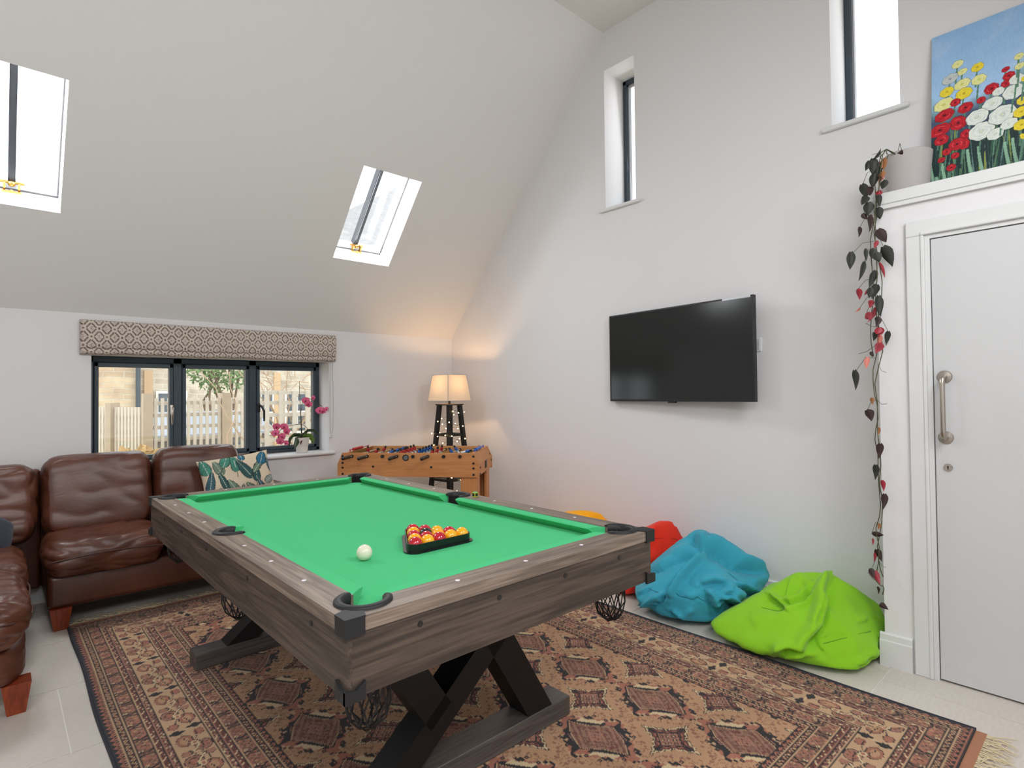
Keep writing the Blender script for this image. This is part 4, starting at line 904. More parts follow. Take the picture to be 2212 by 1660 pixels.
def beanbag(key, name_label, mat, sub, iters, seed):
    d = BAGS[key]; bm = bmesh.new()
    for p in d['pts']: bm.verts.new(p)
    bmesh.ops.convex_hull(bm, input=bm.verts); tree = BVHTree.FromBMesh(bm); bm.free()
    A = np.array(d['pts']); c = Vector(((A[:, 0].min()+A[:, 0].max())/2, (A[:, 1].min()+A[:, 1].max())/2, .12))
    c = Vector(A.mean(0)); c.z = .13
    bm = bmesh.new(); bmesh.ops.create_icosphere(bm, subdivisions=sub, radius=1)
    bm.verts.ensure_lookup_table(); N = len(bm.verts); U = np.array([v.co[:] for v in bm.verts]); U /= np.linalg.norm(U, axis=1)[:, None]
    R = np.empty(N)
    for i in range(N):
        h = tree.ray_cast(c, Vector(U[i]), 5.0)
        R[i] = h[3] if h[0] is not None else .1
    E = np.array([(e.verts[0].index, e.verts[1].index) for e in bm.edges]); faces = [tuple(v.index for v in f.verts) for f in bm.faces]; bm.free()
    deg = np.bincount(E.ravel(), minlength=N)
    def smooth(a, it):
        for _ in range(it):
            s = np.zeros_like(a); np.add.at(s, E[:, 0], a[E[:, 1]]); np.add.at(s, E[:, 1], a[E[:, 0]])
            a = .5*a + .5*(s/(deg[:, None] if a.ndim > 1 else deg))
        return a
    R0 = R.copy(); R = smooth(R, iters); R += np.clip((R0-R)*.4, -.01, .025)
    P = np.array(c) + U*R[:, None]
    # cloth folds: broad soft waves, then the drawn creases
    w = np.empty(N)
    for i in range(N):
        q = Vector(P[i])*3.2+Vector((seed, seed*.7, 0)); q.z *= 1.3
        w[i] = .005*noise.noise(q) - .010*(1-abs(noise.noise(q*1.15+Vector((4, 1, 7)))))**5 - .003*(1-abs(noise.noise(q*2.6+Vector((1, 8, 2)))))**6
    D = w*1.15
    for pl, wd, dp in d['folds']:
        pl = np.array(pl); best = np.full(N, 9.); along = np.zeros(N); side = np.zeros(N)
        for k in range(len(pl)-1):
            a, b = pl[k], pl[k+1]; ab = b-a; t = np.clip(((P-a) @ ab)/max(ab @ ab, 1e-9), 0, 1)
            dist = np.linalg.norm(P-(a+t[:, None]*ab), axis=1); mk = dist < best; best[mk] = dist[mk]; along[mk] = (k+t[mk])/(len(pl)-1); sd_ = np.einsum('ij,ij->i', np.cross(np.tile(ab, (N, 1)), P-a), P-np.array(c)); side[mk] = np.sign(sd_[mk])
        taper = np.clip(np.minimum(along, 1-along)*5+.25, 0, 1)
        g = np.exp(-(best/wd)**2)
        if dp < 0 and wd > .009:
            mid_ = pl[len(pl)//2]; tn = pl[-1]-pl[0]; up = np.cross(tn, mid_-np.array(c)); sg = 1 if np.cross(tn, np.array((0, -.4, 1.)))@(mid_-np.array(c)) > 0 else -1
            s_ = best*side*sg          # positive: the side that bulges over the tuck
            a_ = abs(dp)*(1.7 if key == 'blue' else 1.0)
            D += taper*a_*np.where(s_ > 0, 1.15*np.exp(-((s_-1.1*wd)/(.95*wd))**2)-1.2*np.exp(-(s_/(.5*wd))), -1.2*np.exp(s_/(1.5*wd)))
        elif dp < 0: D += dp*1.6*taper*np.exp(-(best/wd))
        else: D += dp*1.6*taper*g
    P = P + (P-np.array(c))/np.linalg.norm(P-np.array(c), axis=1)[:, None]*D[:, None]
    P[:, 2] = np.where(P[:, 2] < .02, .004+.012*np.clip((P[:, 2]+.03)/.05, 0, 1), P[:, 2]); P[:, 2] = np.maximum(P[:, 2], .003)
    lim = np.where(P[:, 2] < .17, XT-.025, XT-.006); P[:, 0] = np.minimum(P[:, 0], lim)
    if key == 'green':
        P[:, 1] = np.where(P[:, 0] > 3.08, np.maximum(P[:, 1], .838), P[:, 1])
    m = MB(); m.v = [tuple(p) for p in P]; m.f = faces; m.m = [0]*len(faces)
    base = thing('bean_bag', name_label, 'bean bag', (c.x, c.y, 0), 0, 'bean bags along the wall')
    m.build('bag', mat, base, smooth=True)
    for pl, wd, dp in d['folds']:
        if wd <= .008:      # stitched seams
            idx = []
            pl = np.array(pl); pts = []
            for k in range(len(pl)-1):
                for t in np.linspace(0, 1, 9):
                    q = pl[k]+(pl[k+1]-pl[k])*t; j = int(np.argmin(((P-q)**2).sum(1))); pts.append(P[j]+(P[j]-np.array(c))/np.linalg.norm(P[j]-np.array(c))*.0022)
            pts = np.array(pts); ker = np.ones(5)/5; pp = np.stack([np.convolve(np.pad(pts[:, a], 2, 'edge'), ker, 'valid') for a in range(3)], 1)
            MB().tube([Vector(p) for p in pp[::2]], .0014, 5).build('seam', mat_dark[key], base, smooth=True)
    return base
mat_dark = {'blue': cloth('blue_seam', (34, 118, 140)), 'green': cloth('green_seam', (98, 148, 24)), 'red': cloth('red_seam', (150, 30, 16)), 'yellow': cloth('yellow_seam', (170, 110, 6))}
beanbag('blue', 'turquoise blue bean bag slumped between the red and green ones', cloth('turquoise_cloth', (58, 160, 184)), 6, 9, 2.0)
beanbag('green', 'lime green bean bag on the floor beside the white door', cloth('lime_cloth', (136, 196, 34)), 6, 9, 5.0)
beanbag('red', 'red bean bag peeking out behind the turquoise one', cloth('red_cloth', (226, 46, 24)), 5, 4, 8.0)
beanbag('yellow', 'yellow bean bag mostly hidden behind the pool table corner', cloth('yellow_cloth', (250, 168, 10)), 5, 4, 3.0)

# ================================================================ table football
M_beech = wood('beech_laminate', (176, 112, 60), (204, 140, 84), 'x', .8, .5)
M_beechz = wood('beech_laminate_upright', (176, 112, 60), (204, 140, 84), 'z', .8, .5)
M_rod = nmat('pale_steel_rod', (206, 200, 190), .35, metal=.6)
M_fred = nmat('red_jersey', (176, 26, 34), .5); M_fblu = nmat('blue_jersey', (30, 84, 160), .5); M_fwht = nmat('white_shorts', (226, 226, 232), .5); M_fhair = nmat('dark_hair', (34, 26, 22), .6)
FL = 1.105; FD = .60; FA = math.atan2(-.763, .647)
fb = thing('football_table', 'beech table football game with black handles in the corner', 'football table', (1.943, 4.127, 0), FA)
oct_ = [(0, .68), (FL, .68), (FL, .775), (FL-.038, .86), (.038, .86), (0, .775)]
for y in (0, FD-.018):
    MB().prism(oct_, .018, lambda a, b, c: (a, y+c, b)).build('side_panel', M_beech, fb, local=True)
for s in (0, 1):
    x = lambda v: FL-v if s else v
    m = MB(); q = [(.003, .69), (.003, .775), (.041, .858), (.062, .858), (.021, .775), (.021, .69)]
    m.prism([(x(a), b) for a, b in q], FD-.0365, lambda a, b, c: (a, .01825+c, b)); m.build('end_panel', M_beechz, fb, local=True)
MB().box(.022, FL-.022, .0185, FD-.0185, .735, .745).build('pitch', nmat('green_pitch', (44, 110, 62), .7), fb, local=True)
m = MB(); m.rbox(FL-.003, FL+.0015, .27, .335, .715, .775, .001, 1); m.build('goal_return', M_black, fb, local=True)
for sx in (0, 1):
    for sy in (0, 1):
        m = MB(); X = lambda v: FL-v if sx else v
        Yy = lambda v: FD-v if sy else v
        xa, xb = sorted((X(.024), X(.145))); ya, yb = sorted((Yy(.0185), Yy(.036))); zz = .0098 if sx == 1 and sy == 0 else .0005; m.box(xa, xb, ya, yb, zz, .735)
        xa, xb = sorted((X(.0245), X(.042))); ya, yb = sorted((Yy(.036), Yy(.15))); m.box(xa, xb, ya, yb, zz, .70)
        m.build('leg', M_beechz, fb, local=True)
cap = MB().cyl((0, 0, 0), (0, -.003, 0), .0085, n=12).build('screw_cap', M_black, fb, local=True); first = True
for (x, z) in [(X, z) for X in (.042, FL-.042) for z in (.836, .785, .748, .700)] + [(.285, .757), (.74, .755)]:
    if first: cap.location = (x, -.0002, z); first = False
    else: inst(cap, (x, -.0002, z), fb)
for (y, z) in ((.05, .748), (.05, .70), (.55, .748), (.55, .80)): inst(cap, (FL+.0005 - (0 if z < .776 else .012), y, z), fb, (0, 0, PI/2))
m = MB(); m.tube([(.543+.021*math.cos(2*PI*i/20), -.003, .826+.021*math.sin(2*PI*i/20)) for i in range(20)], .004, 6, closed=True)
r_ = m.build('ball_inlet', M_black, fb, local=True); MB().cyl((.543, .0, .826), (.543, -.002, .826), .019, n=20).build('inlet_cup', nmat('grey_cup', (112, 112, 110), .4), r_, local=True)
def player_mesh(jersey):
    m = MB(); z0 = -.055
    m.cur = 1; m.rbox(-.008, .008, -.009, .009, z0, z0+.018, .003, 1)
    m.cyl((0, 0, z0+.012), (0, 0, z0+.042), .0075, .0095, 8)
    m.cur = 0; m.cyl((0, 0, z0+.040), (0, 0, z0+.072), .0115, .0135, 10); m.ball((0, .014, z0+.064), (.006, .007, .012), 8, 5); m.ball((0, -.014, z0+.064), (.006, .007, .012), 8, 5)
    m.cur = 2; m.ball((0, 0, z0+.083), (.0095, .0095, .012), 10, 6)
    return m
rods = [(.118, 1, 'r', 1), (.24, 2, 'r', 1), (.362, 3, 'b', 0), (.474, 5, 'r', 1), (.60, 5, 'b', 0), (.715, 3, 'r', 1), (.838, 2, 'b', 0), (.962, 1, 'b', 0)]
pm = {}; ZR = .836
for i, (x, n, t, front) in enumerate(rods):
    sh = (.02, -.03, .035, -.02, .02, -.035, .03, -.03)[i]
    m = MB(); m.cyl((x, -.055 if front else -.012, ZR), (x, FD+.012 if front else FD+.055, ZR), .0052, n=10)
    rod = m.build('rod', M_rod, fb, local=True, smooth=False)
    h = MB(); y0, y1 = (-.055, -.165) if front else (FD+.055, FD+.165)
    h.cyl((x, y0, ZR), (x, y1, ZR), .0145, .0135, 14); h.ball((x, y1, ZR), .0135, 12, 6); h.build('handle', M_black, rod, local=True)
    for y in (-.008, FD+.008): MB().cyl((x, y-.006, ZR), (x, y+.006, ZR), .0125, n=12).build('bushing', M_black, rod, local=True)
    for y in ((.05, FD-.05)): MB().cyl((x, y-.012, ZR), (x, y+.012, ZR), .010, n=10).build('buffer', M_black, rod, local=True)
    for k in range(n):
        y = FD/2+sh+(k-(n-1)/2)*(.42/max(n, 2.4))
        tilt = (.0, .5, 1.2, -.25, .35, .2, -.6, 1.35)[i]
        if t not in pm:
            pm[t] = player_mesh(None).build('player', [M_fred if t == 'r' else M_fblu, M_fwht, M_fhair], rod, local=True); o = pm[t]
        else: o = inst(pm[t], (0, 0, 0), rod)
        o.location = (x, y, ZR+.012); o.rotation_euler = (0, tilt, 0)
for nm, col, x, c in (('score_beads', M_fred, .055, 0), ('score_beads', nmat('blue_beads', (20, 96, 190), .4), FL-.055, 1)):
    m = MB(); m.cyl((x, .10, .872), (x, FD-.10, .872), .003, n=8)
    for k in range(8): m.cyl((x, .17+k*.0235, .872), (x, .17+k*.0235+.021, .872), .0115, .0115, 10)
    m.cyl((x, .11, .855), (x, .11, .878), .004, n=8); m.cyl((x, FD-.11, .855), (x, FD-.11, .878), .004, n=8)
    m.build(nm, col, fb, local=True)

# ================================================================ tower lamp with fairy lights
LX, LY = 3.140, 4.310
lp = thing('floor_lamp', 'tall black wooden floor lamp with a lit cream square shade in the corner', 'lamp', (LX, LY, 0), math.radians(7))
hs = lambda z: .176-.092*z/1.2
for sx in (-1, 1):
    for sy in (-1, 1):
        m = MB(); q = []
        for z in (.001, 1.20):
            h = hs(z); q += [(LX+sx*(h-a), LY+sy*(h-b), z) for a, b in ((0, 0), (.036, 0), (.036, .036), (0, .036))]
        m.add(q, [(0, 1, 2, 3), (7, 6, 5, 4)] + [(i, 4+i, 4+(i+1) % 4, (i+1) % 4) for i in range(4)]); m.build('leg', M_leg, lp)
m = MB(); m.rbox(LX-.094, LX+.094, LY-.094, LY+.094, 1.2, 1.212, .002, 1); m.build('top_plate', M_leg, lp)
for z in (.915, .505):
    h = hs(z)-.004; m = MB()
    for (x0, x1, y0, y1) in ((-h, h, -h, -h+.03), (-h, h, h-.03, h), (-h, -h+.03, -h+.03, h-.03), (h-.03, h, -h+.03, h-.03)): m.box(LX+x0, LX+x1, LY+y0, LY+y1, z, z+.022)
    m.box(LX-h+.03, LX+h-.03, LY-h+.03, LY+h-.03, z+.003, z+.012)
    m.build('shelf', M_leg, lp)
m = MB(); m.cyl((LX, LY, 1.212), (LX, LY, 1.285), .012, n=12); m.cyl((LX, LY, 1.285), (LX, LY, 1.315), .018, n=12); m.build('lamp_holder', M_black, lp)
M_shade = shade_cloth('cream_linen_shade', (236, 216, 190))
def quadring(m, h0, z0, h1, z1, r=0):
    rot = math.radians(-2); pts = []
    for h, z in ((h0, z0), (h1, z1)):
        for sx, sy in ((-1, -1), (1, -1), (1, 1), (-1, 1)):
            a, b = h*sx, h*sy; pts.append((LX+a*math.cos(rot)-b*math.sin(rot), LY+a*math.sin(rot)+b*math.cos(rot), z))
    m.add(pts, [(0, 1, 5, 4), (1, 2, 6, 5), (2, 3, 7, 6), (3, 0, 4, 7)]); return pts
m = MB(); pq = quadring(m, .143, 1.243, .112, 1.482); sh = m.build('lamp_shade', M_shade, lp, fix=False)
m = MB()
for k in range(4): m.tube([pq[k], pq[4+k]], .0035, 6); m.tube([pq[k], pq[(k+1) % 4]], .0022, 6); m.tube([pq[4+k], pq[4+(k+1) % 4]], .0022, 6)
m.build('shade_piping', nmat('grey_piping', (186, 178, 170), .8), sh)
MB().ball((LX, LY, 1.345), (.022, .022, .03), 14, 10).build('bulb', nmat('lit_bulb', (255, 220, 170), .5, emit=(255, 190, 110), estr=3), lp, smooth=True)
l = bpy.data.lights.new('lamp_light', 'POINT'); l.energy = 9.5; l.color = (1, .60, .28); l.shadow_soft_size = .022
o = bpy.data.objects.new('lamp_light', l); C.objects.link(o); o.parent = lp; o.location = (0, 0, 1.392)
fl = thing('fairy_lights', 'string of warm white fairy lights wound round the black floor lamp', 'string lights', (LX, LY, .3), math.radians(7))
rr = random.Random(21); pts = []; z = 1.17
def per(t, h):
    t %= 4; k = int(t); f = t-k
    c = [(-1, -1), (1, -1), (1, 1), (-1, 1)]; a, b = c[k], c[(k+1) % 4]
    return (a[0]+(b[0]-a[0])*f)*h, (a[1]+(b[1]-a[1])*f)*h
t = 0
while z > .33:
    h = hs(z)+.004; a, b = per(t, h); sag = -.012*math.sin((t % 1)*PI)
    pts.append((LX+a+rr.uniform(-.004, .004), LY+b+rr.uniform(-.004, .004), z+sag+rr.uniform(-.006, .006)))
    t += .125; z -= .0040*rr.uniform(.5, 1.5)
MB().tube(pts, .0014, 4).build('wire', nmat('dark_wire', (34, 26, 20), .6), fl)
M_led = nmat('warm_led', (255, 226, 180), .4, emit=(255, 214, 150), estr=16)
bl = MB().ball((0, 0, 0), .0052, 8, 6).build('led_bulb', M_led, fl, local=True, smooth=True); f0 = Vector((LX, LY, .3))
for k, i in enumerate(range(2, len(pts), 3)):
    p = Vector(pts[i])+Vector((rr.uniform(-.006, .006), rr.uniform(-.006, .006), rr.uniform(-.016, .012)))
    c_ = (p-Vector((LX, LY, p.z))).normalized()*.008
    if k == 0: bl.location = p+c_-f0
    else: inst(bl, p+c_-f0, fl)

# ================================================================ television
ang = math.atan2(3.35-3.44, 1.517-2.663)     # along the screen
tvu = Vector((3.35-3.44, 1.517-2.663, 0)).normalized(); tvn = Vector((tvu.y, -tvu.x, 0))      # tvn points to the room
tv = thing('television', 'flat black television on a wall bracket on the gable wall', 'television', (3.395, 2.09, 1.236))
T0 = Vector((3.44, 2.663, 1.236)); TW, TH = 1.1495, .645
tf = lambda a, b, c: tuple(T0 + tvu*a + Vector((0, 0, b)) + tvn*c)
if tvn.x > 0: tvn = -tvn
def tbox(m, a0, a1, b0, b1, c0, c1):
    return m.add([tf(a, b, c) for c in (c0, c1) for b in (b0, b1) for a in (a0, a1)], [(0, 2, 3, 1), (4, 5, 7, 6), (0, 1, 5, 4), (2, 6, 7, 3), (0, 4, 6, 2), (1, 3, 7, 5)])
M_bez = nmat('tv_bezel', (24, 22, 23), .4)
tbox(MB(), 0, TW, 0, TH, -.028, -.002).build('tv_back', M_bez, tv)
m = MB(); e_ = .009
tbox(m, 0, e_, 0, TH, -.002, .002); tbox(m, TW-e_, TW, 0, TH, -.002, .002); tbox(m, e_, TW-e_, 0, .016, -.002, .002); tbox(m, e_, TW-e_, TH-e_, TH, -.002, .002)
m.build('tv_bezel', M_bez, tv)
tbox(MB(), e_, TW-e_, .016, TH-e_, -.002, 0).build('tv_screen', nmat('tv_glass', (26, 30, 29), .14, spec=.45), tv)
m = MB(); tbox(m, TW*.455, TW*.505, -.010, 0, -.02, 0); m.build('ir_sensor', M_bez, tv)
m = MB(); tbox(m, TW-.205, TW-.018, TH-.013, TH+.0006, -.0, .0026); m.build('sticker', nmat('paper_sticker', (206, 208, 214), .5), tv)
m = MB(); tbox(m, .42, .72, .16, .46, -.045, -.028); m.cyl(tf(.57, .31, -.04), (XT-.004, 2.10, 1.545), .018, n=10); m.box(XT-.012, XT-.0005, 2.0, 2.2, 1.42, 1.68); m.build('wall_bracket', M_black, tv)
sp = thing('socket_plate', 'white wall socket plate showing beside the television', 'socket', (XT-.005, 1.575, 1.56))
MB().rbox(XT-.0085, XT-.0003, 1.530, 1.616, 1.545, 1.631, .003, 2).build('plate', nmat('white_switch_plastic', (222, 224, 228), .35), sp)
m = MB(); m.rbox(XT-.0105, XT-.0084, 1.541, 1.605, 1.556, 1.620, .001, 1); pl_ = m.build('insert', nmat('grey_insert', (196, 196, 200), .4), sp)
MB().cyl((XT-.0106, 1.549, 1.588), (XT-.0112, 1.549, 1.588), .0022, n=8).build('plate_screw', M_bolt, pl_)

# ================================================================ painting on the shelf
def painting():
    zb, zt = ZS+.0755, 3.060; x0, x1 = 3.356, 3.462; H_ = math.hypot(zt-zb, x1-x0)
    yl, yr = .640, -.36; n, m_ = 560, 450
    a = np.linspace(0, yl-yr, n); b = np.linspace(0, H_, m_)
    A, Bv = np.meshgrid(a, b, indexing='ij'); ya = yl-A
    k = Bv/H_
    def lay(c): return np.array(lin(c))
    def brush(sx, sy, s=0): return hash2(np.floor(A*sx+.6*np.sin(Bv*sy)), np.floor(Bv*sy*.25), s)
    nz = np.zeros(A.shape)
    for f_, w_ in ((7, .5), (17, .3), (43, .2)):
        nz += w_*np.sin(A*f_*1.3+2*np.sin(Bv*f_*.7))*np.sin(Bv*f_+1.7*np.sin(A*f_*.8))
    sky = lay((168, 202, 234)); deep = lay((140, 180, 222)); pale = lay((204, 222, 240))
    t = np.clip((k-.45)/.55, 0, 1)[..., None]
    col = sky*(1-t)+deep*t + (pale-sky)*np.clip(nz, 0, 1)[..., None]*.55 - .03*np.clip(-nz, 0, 1)[..., None]
    gr = np.clip((.66-k-.12*np.sin(A*9)+.1*nz)/.16, 0, 1)[..., None]; col = col*(1-gr)+lay((108, 150, 150))*gr
    gr = np.clip((.54-k+.06*nz)/.10, 0, 1)[..., None]; col = col*(1-gr)+lay((70, 84, 110))*gr
    gr = np.clip((.40-k+.05*nz)/.10, 0, 1)[..., None]; col = col*(1-gr)+lay((30, 52, 52))*gr
    rn = np.random.default_rng(4)
    for q in range(120):      # stems
        y0 = rn.uniform(yr, yl); top = rn.uniform(.10, .34); lean = rn.uniform(-.05, .05); wd = rn.uniform(.0012, .0045)
        d_ = np.abs(ya-(y0+lean*(Bv/.3))); mk = (d_ < wd*(.6+.4*np.sin(Bv*20+q))) & (Bv < top*H_*1.2)
        c = lay([(64, 110, 84), (46, 84, 76), (96, 140, 100), (120, 158, 150), (168, 180, 70)][rn.integers(5)]); col[mk] = col[mk]*.35+c*.65
    for (y0, z1) in ((.615, .21), (.60, .10), (.57, .16), (.337, .19), (.43, .20), (.47, .2), (.31, .2)):
        d_ = np.abs(ya-(y0+.03*np.sin(Bv*7))); mk = (d_ < .0075*(1-.3*Bv/.2)) & (Bv < z1); col[mk] = lay((146, 190, 160))*(.8+.3*nz[mk])[:, None]
    fl_ = [(0.537,0.648,0.023,0.018,'c'),(0.519,0.601,0.02,0.015,'c'),(0.462,0.598,0.024,0.021,'y'),(0.566,0.584,0.032,0.024,'g'),(0.52,0.537,0.032,0.024,'c'),(0.457,0.533,0.028,0.024,'c'),(0.579,0.522,0.028,0.024,'y'),(0.513,0.487,0.032,0.027,'y'),(0.591,0.461,0.04,0.03,'c'),(0.546,0.454,0.02,0.019,'r'),(0.507,0.412,0.029,0.025,'r'),(0.588,0.404,0.039,0.029,'r'),(0.535,0.345,0.033,0.035,'r'),(0.606,0.334,0.043,0.031,'r'),(0.599,0.281,0.029,0.025,'r'),(0.505,0.279,0.022,0.022,'r'),(0.515,0.234,0.023,0.029,'r'),(0.539,0.24,0.032,0.029,'r'),(0.579,0.214,0.018,0.017,'r'),(0.546,0.184,0.016,0.016,'r'),(0.599,0.18,0.016,0.013,'r'),(0.561,0.129,0.019,0.017,'r'),(0.449,0.426,0.017,0.016,'r'),(0.411,0.467,0.027,0.026,'r'),(0.361,0.54,0.015,0.012,'r'),(0.35,0.504,0.022,0.019,'r'),(0.36,0.47,0.019,0.017,'r'),(0.387,0.443,0.022,0.019,'w'),(0.408,0.392,0.037,0.03,'w'),(0.464,0.347,0.042,0.036,'w'),(0.448,0.272,0.048,0.042,'w'),(0.399,0.24,0.031,0.026,'w'),(0.374,0.325,0.05,0.042,'w'),(0.351,0.272,0.031,0.023,'w'),(0.334,0.42,0.039,0.034,'w'),(0.324,0.476,0.026,0.023,'w'),(0.315,0.583,0.017,0.015,'c'),(0.313,0.535,0.018,0.014,'c'),(0.307,0.364,0.018,0.019,'y'),(0.308,0.313,0.029,0.024,'y'),(0.308,0.251,0.029,0.024,'y'),(0.299,0.465,0.009,0.012,'y'),(0.305,0.195,0.009,0.014,'y')]
    for q in range(46):       # flowers carried on beyond the frame edge of the view
        fl_.append((rn.uniform(-.34, .27), rn.uniform(.12, .58), rn.uniform(.02, .045), 0, 'rwwycr'[rn.integers(6)]))
    base = {'c': (226, 224, 160), 'y': (232, 212, 60), 'g': (196, 204, 196), 'r': (190, 26, 40), 'w': (226, 230, 220)}
    core = {'c': (212, 214, 96), 'y': (206, 178, 40), 'g': (160, 160, 180), 'r': (128, 12, 34), 'w': (196, 210, 208)}
    for (y0, z0, ry, rz, c) in fl_:
        rz = rz or ry*.85
        dy, dz = (ya-y0), (Bv-z0); tt = .35; e1 = (dy*math.cos(tt)-dz*math.sin(tt))/ry; e2 = (dy*math.sin(tt)+dz*math.cos(tt))/rz
        r = np.hypot(e1, e2); an = np.arctan2(e2, e1); edge = 1+.035*np.sin(an*7+y0*90)
        st = (np.abs(dy+.01*np.sin(dz*9)) < .0032) & (dz < 0) & (dz > -.10) & (r > 1); col[st] = lay((92, 136, 112))*.9
        rim = (r < edge*1.07) & (r >= edge); col[rim] = col[rim]*.45
        ins = r < edge; sw = np.sin(r*17-an*1.6+y0*50)
        cc = lay(base[c])+(lay(core[c])-lay(base[c]))*np.clip(.42*sw+.35*np.sin(an*3+z0*40)*.6+.1, 0, 1)[..., None]
        col[ins] = cc[ins]
        ce = r < .20; col[ce] = (lay(core[c])*.8)
        if c in 'r': col[(np.abs(r-.55) < .06) & (np.sin(an*2+z0*30) > .2)] = lay((224, 70, 78))
        if c == 'r': col[r < .10] = lay((50, 8, 26))
        if c in 'cw': col[(r < .14)] = lay((204, 206, 110) if c == 'c' else (214, 222, 190))
    col = np.clip(col*(.95+.1*brush(300, 260))[..., None], 0, 1)
    p = thing('flower_painting', 'unframed canvas painting of red, white and yellow flowers standing on the shelf', 'painting', (3.41, (yl+yr)/2, zb))
    fx = lambda bb: x0+(x1-x0)*bb/H_; fz = lambda bb: zb+(zt-zb)*bb/H_
    G3 = np.stack([fx(Bv)-.0+0*A, ya, fz(Bv)], -1); m = MB().grid(G3); m.col = col.reshape(-1, 3)
    m.build('painted_canvas', vcol('oil_paint', .55, bump=.35, bscale=160, spec=.35), p, fix=False)
    m = MB(); nx, nz_ = (zt-zb)/H_*.016, -(x1-x0)/H_*.016
    q = [(x0+.0006, yl, zb), (x0+.0006, yr, zb), (x1+.0006, yr, zt), (x1+.0006, yl, zt)]
    m.add(q+[(a_+nx, b_, c_+nz_) for a_, b_, c_ in q], [(0, 1, 2, 3), (7, 6, 5, 4), (0, 4, 5, 1), (1, 5, 6, 2), (2, 6, 7, 3), (3, 7, 4, 0)])
    m.build('stretcher', nmat('canvas_edge', (120, 140, 150), .9), p)
painting()

